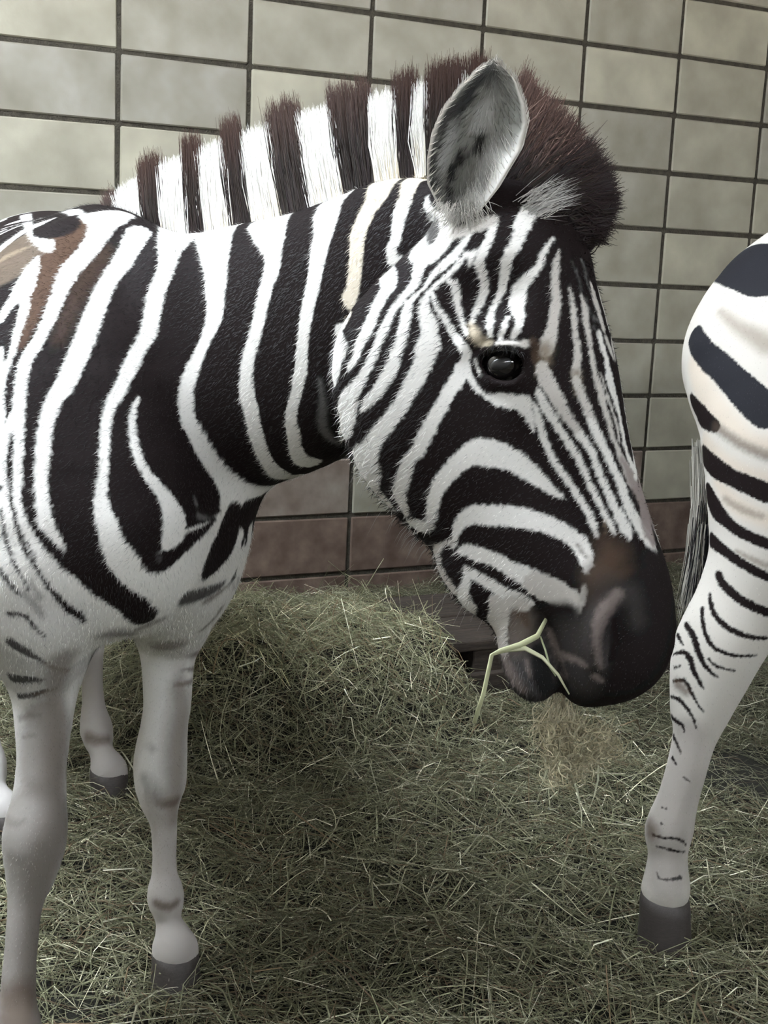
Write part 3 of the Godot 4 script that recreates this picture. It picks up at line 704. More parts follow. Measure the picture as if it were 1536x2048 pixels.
	f.stroke(COAT_WHITE, [0.712,1.231,2.578,0.0026, 0.710,1.214,2.593,0.0062, 0.678,1.203,2.668,0.0178, 0.671,1.190,2.690,0.0239, 0.661,1.176,2.685,0.0259, 0.655,1.167,2.688,0.0140, 0.653,1.162,2.689,0.0104, 0.646,1.148,2.694,0.0075, 0.640,1.134,2.698,0.0056, 0.634,1.127,2.696,0.0051, 0.623,1.113,2.695,0.0046, 0.618,1.107,2.695,0.0045, 0.613,1.099,2.696,0.0052, 0.607,1.086,2.698,0.0059, 0.601,1.072,2.698,0.0056, 0.596,1.058,2.698,0.0058, 0.591,1.044,2.694,0.0060, 0.586,1.029,2.688,0.0074, 0.583,1.017,2.678,0.0103, 0.581,1.007,2.672,0.0153, 0.582,0.995,2.666,0.0177, 0.583,0.982,2.659,0.0138, 0.588,0.969,2.644,0.0097, 0.687,0.925,2.423,0.0017])
	f.stroke(COAT_SOFT, [0.708,1.212,2.590,0.0034, 0.676,1.198,2.663,0.0114, 0.668,1.186,2.681,0.0093, 0.664,1.181,2.685,0.0062])
	f.stroke(COAT_WHITE, [0.686,1.188,2.729,0.0037, 0.679,1.177,2.725,0.0049, 0.673,1.166,2.721,0.0058, 0.665,1.157,2.716,0.0056, 0.657,1.148,2.711,0.0044, 0.651,1.139,2.709,0.0032, 0.648,1.132,2.708,0.0022, 0.641,1.125,2.705,0.0020, 0.631,1.116,2.702,0.0024])
	f.stroke(COAT_WHITE, [0.638,1.122,2.704,0.0023, 0.632,1.114,2.704,0.0041, 0.628,1.103,2.707,0.0065, 0.624,1.092,2.711,0.0060, 0.618,1.074,2.716,0.0068, 0.613,1.060,2.717,0.0065, 0.607,1.046,2.716,0.0067, 0.602,1.032,2.712,0.0071, 0.598,1.022,2.709,0.0075])
	f.stroke(COAT_WHITE, [0.613,1.063,2.717,0.0071, 0.610,1.048,2.718,0.0072, 0.604,1.035,2.714,0.0070, 0.599,1.025,2.709,0.0073, 0.594,1.014,2.702,0.0069, 0.591,1.006,2.696,0.0057, 0.589,0.998,2.689,0.0021])
	f.stroke(COAT_WHITE, [0.694,1.173,2.749,0.0024, 0.688,1.172,2.741,0.0027, 0.680,1.167,2.732,0.0033, 0.673,1.155,2.727,0.0037, 0.665,1.146,2.723,0.0032, 0.657,1.136,2.717,0.0030, 0.650,1.127,2.713,0.0035, 0.645,1.117,2.713,0.0047, 0.644,1.107,2.717,0.0069, 0.646,1.095,2.723,0.0092, 0.645,1.082,2.729,0.0102, 0.639,1.068,2.732,0.0109])
	f.stroke(COAT_WHITE, [0.645,1.073,2.733,0.0111, 0.641,1.066,2.734,0.0107, 0.635,1.053,2.736,0.0108, 0.629,1.040,2.735,0.0102, 0.623,1.027,2.734,0.0094, 0.618,1.014,2.731,0.0089, 0.613,1.004,2.727,0.0095, 0.608,0.993,2.721,0.0096, 0.604,0.983,2.714,0.0097, 0.600,0.973,2.706,0.0102, 0.598,0.962,2.699,0.0118, 0.598,0.951,2.690,0.0152, 0.600,0.938,2.681,0.0238, 0.606,0.924,2.673,0.0222, 0.611,0.916,2.674,0.0163, 0.618,0.908,2.680,0.0113, 0.624,0.900,2.684,0.0099, 0.630,0.894,2.689,0.0071])
	f.stroke(COAT_WHITE, [0.677,1.057,2.756,0.0075, 0.671,1.046,2.755,0.0080, 0.663,1.034,2.755,0.0080, 0.655,1.022,2.755,0.0076, 0.648,1.008,2.755,0.0080, 0.642,0.996,2.752,0.0080, 0.637,0.983,2.750,0.0083, 0.634,0.973,2.746,0.0081, 0.632,0.963,2.743,0.0074, 0.627,0.955,2.737,0.0068, 0.625,0.944,2.732,0.0083, 0.625,0.933,2.726,0.0092, 0.625,0.923,2.721,0.0089, 0.626,0.913,2.715,0.0087, 0.630,0.904,2.713,0.0080, 0.635,0.896,2.713,0.0062, 0.638,0.889,2.711,0.0051])
	f.stroke(COAT_WHITE, [0.704,0.965,2.790,0.0138, 0.695,0.966,2.785,0.0144, 0.685,0.967,2.779,0.0147, 0.675,0.962,2.774,0.0117, 0.667,0.954,2.770,0.0102, 0.660,0.944,2.764,0.0092, 0.655,0.934,2.759,0.0093, 0.652,0.923,2.753,0.0081, 0.651,0.912,2.749,0.0078, 0.652,0.901,2.745,0.0068, 0.654,0.890,2.741,0.0065, 0.655,0.880,2.735,0.0057, 0.653,0.877,2.727,0.0087, 0.648,0.878,2.717,0.0100, 0.645,0.878,2.711,0.0074])
	f.stroke(COAT_WHITE, [0.693,0.966,2.784,0.0152, 0.706,0.963,2.791,0.0129, 0.718,0.959,2.797,0.0120, 0.729,0.951,2.803,0.0107, 0.739,0.943,2.809,0.0084, 0.748,0.935,2.815,0.0065, 0.758,0.927,2.821,0.0040, 0.766,0.922,2.827,0.0008])
	f.stroke(COAT_WHITE, [0.674,0.861,2.756,0.0036, 0.674,0.873,2.759,0.0045, 0.675,0.885,2.764,0.0063, 0.678,0.894,2.770,0.0087, 0.686,0.900,2.778,0.0106, 0.697,0.900,2.788,0.0115, 0.707,0.901,2.796,0.0118, 0.718,0.901,2.805,0.0113, 0.729,0.900,2.813,0.0109, 0.740,0.897,2.819,0.0102, 0.751,0.894,2.824,0.0096, 0.761,0.889,2.830,0.0089, 0.771,0.883,2.836,0.0089, 0.777,0.877,2.842,0.0095, 0.780,0.868,2.847,0.0095, 0.781,0.858,2.852,0.0068, 0.779,0.851,2.854,0.0034])
	f.stroke(COAT_UMBER, [0.775,0.876,2.840,0.0020, 0.778,0.870,2.844,0.0030, 0.781,0.865,2.848,0.0018])
	f.stroke(COAT_WHITE, [0.680,0.857,2.764,0.0050, 0.685,0.859,2.770,0.0082, 0.692,0.856,2.779,0.0089, 0.700,0.854,2.788,0.0083, 0.709,0.850,2.798,0.0086, 0.719,0.844,2.806,0.0092, 0.728,0.840,2.815,0.0109, 0.738,0.833,2.823,0.0132])
	f.stroke(COAT_WHITE2, [0.738,0.833,2.823,0.0132, 0.748,0.827,2.831,0.0149, 0.758,0.823,2.838,0.0142, 0.767,0.820,2.846,0.0111, 0.773,0.818,2.852,0.0080, 0.773,0.808,2.852,0.0056, 0.773,0.802,2.851,0.0028])
	f.stroke(COAT_WHITE2, [0.777,0.834,2.856,0.0031, 0.777,0.825,2.856,0.0041, 0.777,0.816,2.856,0.0034])
	f.stroke(COAT_WHITE, [0.685,0.837,2.768,0.0053, 0.692,0.832,2.774,0.0061, 0.699,0.828,2.782,0.0066, 0.708,0.822,2.790,0.0068, 0.715,0.816,2.797,0.0080, 0.723,0.812,2.806,0.0097, 0.732,0.809,2.813,0.0089, 0.737,0.809,2.817,0.0048])
	f.stroke(COAT_WHITE, [0.687,0.831,2.769,0.0043, 0.686,0.821,2.766,0.0054, 0.686,0.812,2.762,0.0065, 0.688,0.803,2.761,0.0090, 0.694,0.794,2.761,0.0104, 0.701,0.786,2.756,0.0063])
	f.stroke(COAT_WHITE2, [0.720,0.805,2.799,0.0053, 0.714,0.800,2.791,0.0057, 0.712,0.792,2.784,0.0054, 0.715,0.780,2.780,0.0076, 0.721,0.769,2.780,0.0070, 0.723,0.760,2.783,0.0065, 0.727,0.748,2.776,0.0063])
	f.stroke(COAT_WHITE2, [0.672,0.865,2.754,0.0035, 0.668,0.859,2.742,0.0043, 0.668,0.848,2.730,0.0082, 0.668,0.840,2.733,0.0075, 0.670,0.830,2.736,0.0080, 0.675,0.820,2.743,0.0077, 0.680,0.811,2.749,0.0070])
	f.stroke(COAT_BLACK, [0.671,0.855,2.748,0.0065, 0.673,0.844,2.752,0.0078, 0.676,0.833,2.756,0.0077, 0.679,0.825,2.758,0.0053])
	f.stroke(COAT_WHITE, [0.674,1.050,2.755,0.0103, 0.678,1.057,2.756,0.0082, 0.682,1.045,2.762,0.0083, 0.687,1.036,2.768,0.0077, 0.694,1.029,2.775,0.0078, 0.704,1.023,2.783,0.0075, 0.714,1.021,2.793,0.0081, 0.724,1.020,2.802,0.0079])
	f.stroke(COAT_WHITE, [0.701,1.022,2.781,0.0071, 0.710,1.021,2.790,0.0071, 0.718,1.020,2.797,0.0081, 0.724,1.014,2.802,0.0071, 0.729,1.005,2.803,0.0051, 0.732,0.997,2.804,0.0029, 0.735,0.988,2.805,0.0006])
	f.stroke(COAT_WHITE, [0.677,1.063,2.756,0.0056, 0.675,1.070,2.755,0.0052, 0.671,1.076,2.751,0.0051, 0.669,1.082,2.743,0.0043, 0.666,1.091,2.736,0.0040, 0.661,1.102,2.730,0.0036, 0.656,1.111,2.724,0.0033, 0.653,1.120,2.719,0.0029, 0.653,1.126,2.716,0.0025])
	f.stroke(COAT_WHITE, [0.667,1.141,2.726,0.0034, 0.671,1.138,2.729,0.0048, 0.673,1.128,2.731,0.0048, 0.674,1.117,2.734,0.0041, 0.675,1.107,2.738,0.0034, 0.677,1.096,2.743,0.0029, 0.676,1.087,2.754,0.0026])
	f.stroke(COAT_WHITE, [0.704,1.200,2.746,0.0052, 0.700,1.189,2.748,0.0052, 0.696,1.180,2.748,0.0052, 0.692,1.171,2.747,0.0062, 0.690,1.161,2.745,0.0059, 0.695,1.149,2.746,0.0052, 0.699,1.137,2.745,0.0050, 0.698,1.126,2.743,0.0050, 0.694,1.115,2.743,0.0040, 0.688,1.106,2.745,0.0035, 0.685,1.099,2.747,0.0032])
	f.stroke(COAT_WHITE, [0.686,1.170,2.739,0.0039, 0.683,1.158,2.737,0.0028])
	f.stroke(COAT_WHITE2, [0.676,1.188,2.710,0.0067, 0.687,1.196,2.727,0.0078, 0.704,1.205,2.743,0.0073])
	f.stroke(COAT_BUFF, [0.683,1.097,2.749,0.0042, 0.680,1.088,2.761,0.0070, 0.686,1.080,2.765,0.0064, 0.690,1.079,2.775,0.0048])
	f.stroke(COAT_WHITE2, [0.697,1.079,2.785,0.0056, 0.708,1.080,2.795,0.0060, 0.720,1.081,2.799,0.0041])
	f.stroke(COAT_WHITE, [0.755,1.223,2.756,0.0096, 0.742,1.217,2.758,0.0099, 0.733,1.208,2.761,0.0096, 0.727,1.199,2.764,0.0091, 0.723,1.190,2.767,0.0074, 0.719,1.180,2.768,0.0069, 0.713,1.171,2.766,0.0062, 0.712,1.160,2.763,0.0061, 0.713,1.149,2.760,0.0055, 0.713,1.138,2.758,0.0049, 0.711,1.129,2.757,0.0040, 0.707,1.119,2.755,0.0040, 0.702,1.110,2.756,0.0050, 0.697,1.099,2.764,0.0046, 0.693,1.088,2.773,0.0030])
	f.stroke(COAT_WHITE, [0.757,1.189,2.780,0.0024, 0.749,1.180,2.782,0.0034, 0.742,1.170,2.784,0.0034, 0.739,1.160,2.785,0.0040, 0.732,1.152,2.783,0.0054, 0.727,1.144,2.778,0.0064, 0.723,1.134,2.773,0.0094, 0.721,1.123,2.775,0.0100, 0.719,1.116,2.780,0.0078, 0.718,1.107,2.788,0.0051, 0.713,1.096,2.793,0.0044, 0.710,1.088,2.790,0.0037])
	f.stroke(COAT_WHITE, [0.710,1.107,2.776,0.0031, 0.703,1.097,2.783,0.0030, 0.700,1.086,2.781,0.0033])
	f.stroke(COAT_WHITE2, [0.761,1.177,2.785,0.0016, 0.757,1.165,2.789,0.0037, 0.755,1.153,2.792,0.0046, 0.753,1.141,2.795,0.0050, 0.753,1.128,2.800,0.0056, 0.751,1.116,2.802,0.0058, 0.748,1.105,2.805,0.0061, 0.745,1.093,2.807,0.0067, 0.741,1.083,2.807,0.0083, 0.739,1.075,2.808,0.0075])
	f.stroke(COAT_DUN, [0.739,1.078,2.808,0.0084, 0.738,1.066,2.808,0.0084, 0.735,1.055,2.808,0.0067])
	f.stroke(COAT_WHITE2, [0.736,1.058,2.808,0.0067, 0.739,1.046,2.812,0.0084, 0.745,1.035,2.817,0.0077, 0.753,1.022,2.822,0.0070])
	f.stroke(COAT_UMBER, [0.726,1.084,2.804,0.0041, 0.729,1.075,2.805,0.0054, 0.729,1.065,2.803,0.0048])
	f.stroke(COAT_WHITE2, [0.742,1.042,2.814,0.0076, 0.747,1.031,2.818,0.0067, 0.753,1.020,2.822,0.0064, 0.759,1.010,2.825,0.0057, 0.767,1.000,2.829,0.0051, 0.773,0.990,2.833,0.0048])
	f.stroke(COAT_WHITE, [0.773,0.990,2.833,0.0048, 0.779,0.982,2.837,0.0045, 0.785,0.972,2.841,0.0042, 0.788,0.962,2.843,0.0038, 0.792,0.951,2.846,0.0039, 0.797,0.939,2.850,0.0039, 0.802,0.928,2.854,0.0042, 0.806,0.918,2.858,0.0049, 0.812,0.907,2.862,0.0061, 0.816,0.897,2.866,0.0068, 0.820,0.888,2.869,0.0035])
	f.stroke(COAT_WHITE, [0.733,1.033,2.809,0.0038, 0.739,1.020,2.813,0.0057, 0.746,1.009,2.816,0.0051, 0.753,0.999,2.819,0.0045, 0.760,0.988,2.823,0.0039, 0.766,0.978,2.828,0.0042, 0.772,0.968,2.832,0.0042, 0.777,0.957,2.836,0.0039, 0.782,0.946,2.839,0.0039, 0.787,0.934,2.843,0.0035, 0.791,0.925,2.847,0.0035, 0.795,0.915,2.851,0.0032, 0.799,0.906,2.855,0.0035, 0.804,0.896,2.860,0.0032, 0.806,0.890,2.862,0.0013])
	f.stroke(COAT_WHITE, [0.732,1.017,2.808,0.0032, 0.737,1.002,2.808,0.0045, 0.743,0.987,2.809,0.0039, 0.748,0.974,2.813,0.0039, 0.754,0.961,2.817,0.0039, 0.761,0.950,2.822,0.0039, 0.768,0.940,2.827,0.0039, 0.774,0.929,2.832,0.0042, 0.780,0.919,2.837,0.0042, 0.785,0.908,2.843,0.0045, 0.789,0.897,2.847,0.0042, 0.791,0.887,2.850,0.0026])
	f.stroke(COAT_DUN, [0.797,0.903,2.854,0.0019, 0.799,0.892,2.856,0.0017])
	f.stroke(COAT_WHITE2, [0.769,1.142,2.798,0.0013, 0.770,1.129,2.803,0.0027, 0.770,1.116,2.807,0.0038, 0.770,1.103,2.811,0.0034, 0.770,1.090,2.815,0.0033, 0.771,1.077,2.819,0.0040, 0.769,1.064,2.822,0.0049, 0.768,1.052,2.824,0.0056])
	f.stroke(COAT_DUN, [0.768,1.054,2.824,0.0056, 0.769,1.041,2.827,0.0056, 0.771,1.035,2.828,0.0056])
	f.stroke(COAT_WHITE2, [0.768,1.047,2.825,0.0046, 0.770,1.039,2.828,0.0052, 0.774,1.030,2.830,0.0050, 0.779,1.017,2.833,0.0054, 0.784,1.005,2.836,0.0051])
	f.stroke(COAT_WHITE, [0.784,1.005,2.836,0.0051, 0.788,0.994,2.839,0.0051, 0.795,0.982,2.842,0.0049, 0.800,0.971,2.845,0.0047, 0.805,0.961,2.849,0.0049, 0.810,0.950,2.851,0.0050, 0.816,0.938,2.855,0.0059, 0.819,0.926,2.858,0.0060, 0.824,0.914,2.861,0.0066, 0.831,0.903,2.865,0.0073, 0.838,0.892,2.868,0.0080, 0.846,0.883,2.868,0.0085, 0.854,0.872,2.870,0.0038])
	f.stroke(COAT_WHITE2, [0.782,1.133,2.801,0.0018, 0.785,1.119,2.806,0.0043, 0.784,1.107,2.811,0.0044, 0.785,1.094,2.816,0.0038, 0.786,1.081,2.819,0.0030, 0.787,1.068,2.823,0.0033, 0.789,1.055,2.827,0.0037, 0.793,1.042,2.830,0.0037, 0.799,1.029,2.833,0.0039])
	f.stroke(COAT_WHITE2, [0.789,1.051,2.828,0.0030, 0.793,1.039,2.831,0.0040, 0.797,1.025,2.834,0.0039, 0.801,1.012,2.837,0.0040, 0.805,1.001,2.839,0.0035, 0.807,0.990,2.842,0.0035, 0.812,0.981,2.843,0.0034, 0.817,0.969,2.846,0.0046, 0.823,0.958,2.848,0.0060, 0.831,0.946,2.849,0.0099])
	f.stroke(COAT_PINKGREY, [0.817,0.967,2.846,0.0035, 0.825,0.956,2.848,0.0063, 0.831,0.946,2.849,0.0099, 0.840,0.933,2.851,0.0099, 0.847,0.921,2.852,0.0115, 0.860,0.905,2.849,0.0116, 0.865,0.892,2.850,0.0102, 0.868,0.882,2.854,0.0058])
	f.stroke(COAT_WHITE, [0.800,1.094,2.813,0.0047, 0.802,1.082,2.817,0.0041, 0.806,1.070,2.820,0.0043, 0.807,1.059,2.823,0.0049, 0.810,1.047,2.826,0.0043])
	f.stroke(COAT_WHITE, [0.808,1.051,2.826,0.0061, 0.812,1.037,2.829,0.0056, 0.816,1.025,2.831,0.0045, 0.819,1.012,2.832,0.0033, 0.823,0.994,2.837,0.0034, 0.824,0.984,2.839,0.0033, 0.828,0.971,2.842,0.0039, 0.835,0.959,2.843,0.0050, 0.845,0.948,2.840,0.0043])
	f.stroke(COAT_WHITE2, [0.817,1.143,2.778,0.0017, 0.819,1.127,2.785,0.0053, 0.822,1.112,2.791,0.0046, 0.824,1.098,2.797,0.0038])
	f.stroke(COAT_WHITE2, [0.811,1.089,2.811,0.0038, 0.816,1.078,2.813,0.0042, 0.820,1.069,2.814,0.0027])
	f.stroke(COAT_WHITE2, [0.795,1.054,2.827,0.0015, 0.801,1.041,2.830,0.0018, 0.805,1.027,2.833,0.0018, 0.811,1.011,2.835,0.0020, 0.815,0.997,2.838,0.0026, 0.816,0.984,2.842,0.0017])
	f.stroke(COAT_GREY, [0.780,1.157,2.792,0.0014, 0.783,1.145,2.796,0.0011, 0.782,1.135,2.800,0.0008])
	f.stroke(COAT_GREY, [0.793,1.156,2.789,0.0021, 0.794,1.143,2.794,0.0014])
	f.stroke(COAT_GREY, [0.797,1.140,2.794,0.0022, 0.799,1.128,2.799,0.0015, 0.800,1.119,2.803,0.0013])
	f.stroke(COAT_GREY, [0.788,1.128,2.802,0.0015, 0.791,1.115,2.807,0.0014])
	f.stroke(COAT_GREY, [0.796,1.110,2.808,0.0029, 0.804,1.107,2.807,0.0022])
	f.stroke(COAT_GREY, [0.776,1.166,2.789,0.0009, 0.780,1.157,2.792,0.0008])
	f.stroke(COAT_GREY, [0.794,1.101,2.812,0.0016, 0.798,1.093,2.814,0.0015])
	f.stroke(COAT_GREY, [0.790,1.169,2.785,0.0015, 0.795,1.156,2.788,0.0012])
	f.stroke(COAT_BLACK, [0.685,1.070,2.766,0.0055, 0.689,1.060,2.764,0.0120, 0.691,1.048,2.770,0.0134, 0.694,1.041,2.779,0.0149, 0.700,1.037,2.788,0.0086, 0.710,1.038,2.797,0.0080, 0.719,1.044,2.801,0.0066, 0.723,1.055,2.803,0.0064, 0.721,1.066,2.801,0.0055, 0.714,1.075,2.799,0.0035, 0.700,1.076,2.788,0.0031, 0.689,1.074,2.775,0.0025, 0.684,1.071,2.763,0.0030])
	f.stroke(COAT_WHITE, [0.682,1.061,2.763,0.0020, 0.685,1.052,2.765,0.0026, 0.687,1.046,2.768,0.0013])
	f.stroke(COAT_BLACK, [0.680,1.058,2.759,0.0020, 0.683,1.049,2.763,0.0015, 0.687,1.041,2.767,0.0011])
	f.stroke(COAT_UMBER, [0.796,0.883,2.855,0.0104, 0.802,0.869,2.866,0.0208, 0.794,0.849,2.867,0.0208, 0.807,0.850,2.874,0.0182])
	f.stroke(COAT_SLATE, [0.843,0.865,2.876,0.0120, 0.872,0.845,2.871,0.0234, 0.848,0.844,2.883,0.0219])
	f.stroke(COAT_SLATE, [0.839,0.824,2.888,0.0356, 0.822,0.798,2.887,0.0464, 0.807,0.769,2.877,0.0496, 0.789,0.739,2.862,0.0296, 0.789,0.707,2.843,0.0142])
	f.stroke(COAT_SLATE, [0.753,0.796,2.822,0.0146, 0.767,0.795,2.841,0.0220, 0.773,0.768,2.845,0.0291, 0.779,0.741,2.848,0.0259])
	f.stroke(COAT_UMBER2, [0.784,0.847,2.859,0.0156, 0.786,0.824,2.864,0.0156])
	f.stroke(COAT_MUZZGREY, [0.772,0.776,2.845,0.0236, 0.778,0.752,2.849,0.0331, 0.786,0.728,2.854,0.0203])
	f.stroke(COAT_MUZZGREY, [0.800,0.834,2.874,0.0182, 0.786,0.815,2.869,0.0156, 0.778,0.787,2.864,0.0149, 0.783,0.759,2.864,0.0155])
	f.stroke(COAT_MUZZGREY, [0.818,0.829,2.882,0.0135, 0.825,0.803,2.888,0.0106])
	f.stroke(COAT_BLACK, [0.804,0.802,2.876,0.0037, 0.808,0.780,2.877,0.0052, 0.804,0.759,2.876,0.0039])  # dark of the nostril opening, painted in
	f.stroke(COAT_RIMGREY, [0.805,0.830,2.877,0.0068, 0.793,0.815,2.875,0.0091, 0.786,0.797,2.874,0.0075, 0.785,0.775,2.875,0.0048, 0.793,0.750,2.874,0.0026])  # highlight along the nostril rim, painted as paler skin
	f.stroke(COAT_RIMGREY, [0.793,0.738,2.866,0.0049, 0.800,0.733,2.869,0.0030])
	f.stroke(COAT_RIMGREY, [0.771,0.753,2.830,0.0060, 0.777,0.753,2.849,0.0048, 0.784,0.749,2.859,0.0033])
	f.stroke(COAT_LIPGREY, [0.736,0.753,2.811,0.0270, 0.738,0.732,2.817,0.0245, 0.748,0.710,2.822,0.0152])
	f.stroke(COAT_LIPFUR, [0.729,0.797,2.806,0.0167, 0.734,0.776,2.806,0.0195, 0.730,0.760,2.804,0.0143])
	f.stroke(COAT_WHITE2, [0.711,0.805,2.790,0.0094, 0.717,0.794,2.792,0.0105, 0.721,0.771,2.786,0.0099, 0.724,0.753,2.788,0.0107])
	f.stroke(COAT_WHITE2, [0.722,0.805,2.801,0.0092, 0.732,0.804,2.811,0.0075])
	f.stroke(COAT_RIMGREY, [0.725,0.741,2.792,0.0085, 0.728,0.728,2.801,0.0100, 0.738,0.712,2.813,0.0067])
	f.stroke(COAT_RIMGREY, [0.739,0.744,2.815,0.0032, 0.742,0.730,2.820,0.0032])
	f.stroke(COAT_RIMGREY, [0.761,0.778,2.822,0.0049, 0.770,0.754,2.826,0.0060, 0.779,0.730,2.831,0.0059])
	f.stroke(COAT_SLATE, [0.751,0.756,2.816,0.0089, 0.755,0.730,2.824,0.0131, 0.763,0.712,2.823,0.0098])
	f.stroke(COAT_UMBER, [0.727,0.798,2.804,0.0050, 0.734,0.794,2.809,0.0059, 0.739,0.783,2.811,0.0032])
	f.stroke(COAT_BLACK, [0.602,0.799,2.260,0.0185, 0.595,0.779,2.263,0.0268, 0.585,0.761,2.271,0.0286, 0.570,0.747,2.284,0.0285, 0.556,0.735,2.293,0.0205])
	f.stroke(COAT_BLACK, [0.626,0.806,2.244,0.0071, 0.633,0.780,2.231,0.0061, 0.624,0.750,2.236,0.0053])
	f.stroke(COAT_SOFT, [0.520,0.697,2.305,0.0145, 0.551,0.691,2.274,0.0139, 0.576,0.692,2.257,0.0111, 0.594,0.697,2.247,0.0061])
	f.stroke(COAT_UMBER, [0.572,0.614,2.194,0.0063, 0.577,0.634,2.215,0.0077, 0.588,0.652,2.225,0.0067])
	f.stroke(COAT_UMBER, [0.566,0.674,2.253,0.0068, 0.588,0.682,2.243,0.0064, 0.602,0.690,2.237,0.0046])
	f.stroke(COAT_UMBER2, [0.415,0.648,2.286,0.0143, 0.432,0.649,2.288,0.0192, 0.452,0.644,2.279,0.0145])
	f.stroke(COAT_UMBER2, [0.459,0.654,2.293,0.0087, 0.475,0.663,2.300,0.0106, 0.494,0.668,2.297,0.0073])
	f.stroke(COAT_UMBER, [0.572,0.553,2.109,0.0065, 0.605,0.540,2.079,0.0092, 0.622,0.534,2.056,0.0073])
	f.stroke(COAT_UMBER, [0.584,0.517,2.080,0.0028, 0.611,0.511,2.063,0.0053, 0.615,0.507,2.056,0.0037])
	f.stroke(COAT_UMBER, [0.579,0.493,2.081,0.0029, 0.603,0.492,2.071,0.0062, 0.613,0.491,2.060,0.0027])
	f.stroke(COAT_SMUDGE, [0.532,0.403,2.089,0.0077, 0.537,0.399,2.097,0.0075])
	f.stroke(COAT_SMUDGE, [0.528,0.353,2.104,0.0134, 0.534,0.341,2.110,0.0154, 0.541,0.326,2.114,0.0119])
	f.stroke(COAT_UMBER, [0.551,0.314,2.115,0.0088, 0.573,0.314,2.111,0.0118])
	f.stroke(COAT_UMBER, [0.539,0.156,2.128,0.0084, 0.558,0.151,2.137,0.0083, 0.571,0.156,2.135,0.0067])
	f.stroke(COAT_UMBER, [0.608,0.148,1.388,0.0143, 0.625,0.144,1.401,0.0135, 0.646,0.144,1.400,0.0102])
	f.stroke(COAT_UMBER, [0.296,0.154,2.319,0.0312, 0.291,0.136,2.331,0.0317])
	f.mirror_strokes([2, 10], f.SC.size())
	f.paint(0, 0.05)
	f.refine(0.004, 0.05)
	var z := thing("zebra", "zebra with head turned right, chewing hay, seen from its right front", "zebra", Vector3(0.45, 0, 2.1))
	part("body", f.surface(), hide_mat(), z)
	var away := Vector3(-0.744,-0.627,-0.231)
	var hairs := hide_hair(f, 170000, 7, func(p: Vector3) -> Vector3: return away if p.y > 0.75 else Vector3.DOWN,
		func(p: Vector3) -> float:
			if p.z < 1.6 or p.y < 0.15:
				return 0.0
			var face := p.distance_to(Vector3(0.779,0.980,2.797))
			var jaw := p.distance_to(Vector3(0.629,0.955,2.683))
			if p.distance_to(Vector3(0.830,0.780,2.844)) < 0.10:
				return 0.0035
			if face < 0.15:
				return 0.0058
			if p.y < 0.55:
				return 0.004
			return 0.0125 if jaw < 0.14 else 0.0085)
	many("coat_hair", hair_shape(), hair_mat(0.55), hairs, z)
	# hooves
	var horn := rough_mat(Color(0.21, 0.19, 0.18), Color(0.30, 0.275, 0.26), 0.02, Vector3(8, 30, 8), 0.6, 120, 3.0)
	part("hoof", hoof(Vector3(0.568,0.080,2.140), 0.0375, Vector3(0.565,0.000,2.160), 0.0450, Vector3(-0.130,0.000,0.991)), horn, z)
	part("hoof", hoof(Vector3(0.289,0.050,2.327), 0.0390, Vector3(0.287,0.000,2.347), 0.0470, Vector3(-0.130,0.000,0.991)), horn, z)
	part("hoof", hoof(Vector3(0.645,0.087,1.414), 0.0400, Vector3(0.642,0.000,1.434), 0.0450, Vector3(-0.130,0.000,0.991)), horn, z)
	part("hoof", hoof(Vector3(0.405,0.087,1.534), 0.0400, Vector3(0.405,0.000,1.554), 0.0450, Vector3(-0.130,0.000,0.991)), horn, z)
	# the eye: a wet dark ball in the socket, with a barred pupil
	var ball := SphereMesh.new()
	ball.radius = 0.0215
	ball.height = 0.0215 * 2.0
	ball.radial_segments = 48
	ball.rings = 32
	var wet := StandardMaterial3D.new()
	wet.albedo_color = Color(0.05, 0.042, 0.04)
	wet.roughness = 0.06
	wet.metallic_specular = 0.6
	wet.clearcoat_enabled = true
	wet.clearcoat_roughness = 0.02
	var eye := part("eye", ball, wet, z)
	eye.position = Vector3(0.714,1.057,2.768) - z.position
	eye.set_meta("label", "glossy dark brown eye")
	var pupil := SphereMesh.new()
	pupil.radius = 0.009
	pupil.height = 0.018
	var black := StandardMaterial3D.new()
	black.albedo_color = Color(0.01, 0.01, 0.012)
	black.roughness = 0.05
	black.clearcoat_enabled = true
	var pu := part("pupil", pupil, black, eye)
	pu.position = Vector3(-0.630,0.096,0.771) * (0.0215 - 0.0022)
	pu.basis = Basis(Vector3(0.207,-0.936,0.286) * 0.75, Vector3(0.749,0.340,0.569) * 1.25, Vector3(-0.630,0.096,0.771) * 0.3)
	# ears
	ear(z, [0.6831,1.1973,2.7026, 0.6620,1.2184,2.6989, 0.6501,1.2392,2.6963, 0.6477,1.2608,2.6972, 0.6506,1.2857,2.6977, 0.6595,1.3105,2.6989, 0.6774,1.3363,2.7021, 0.6975,1.3580,2.7050, 0.7129,1.3672,2.7084], [0.6875,1.2007,2.7223, 0.6997,1.2207,2.7353, 0.7089,1.2379,2.7441, 0.7157,1.2552,2.7505, 0.7256,1.2757,2.7554, 0.7320,1.3021,2.7550, 0.7297,1.3225,2.7493, 0.7230,1.3475,2.7382, 0.7082,1.3650,2.7247], Vector3(-0.283,0.200,0.938), 0.032, 3)
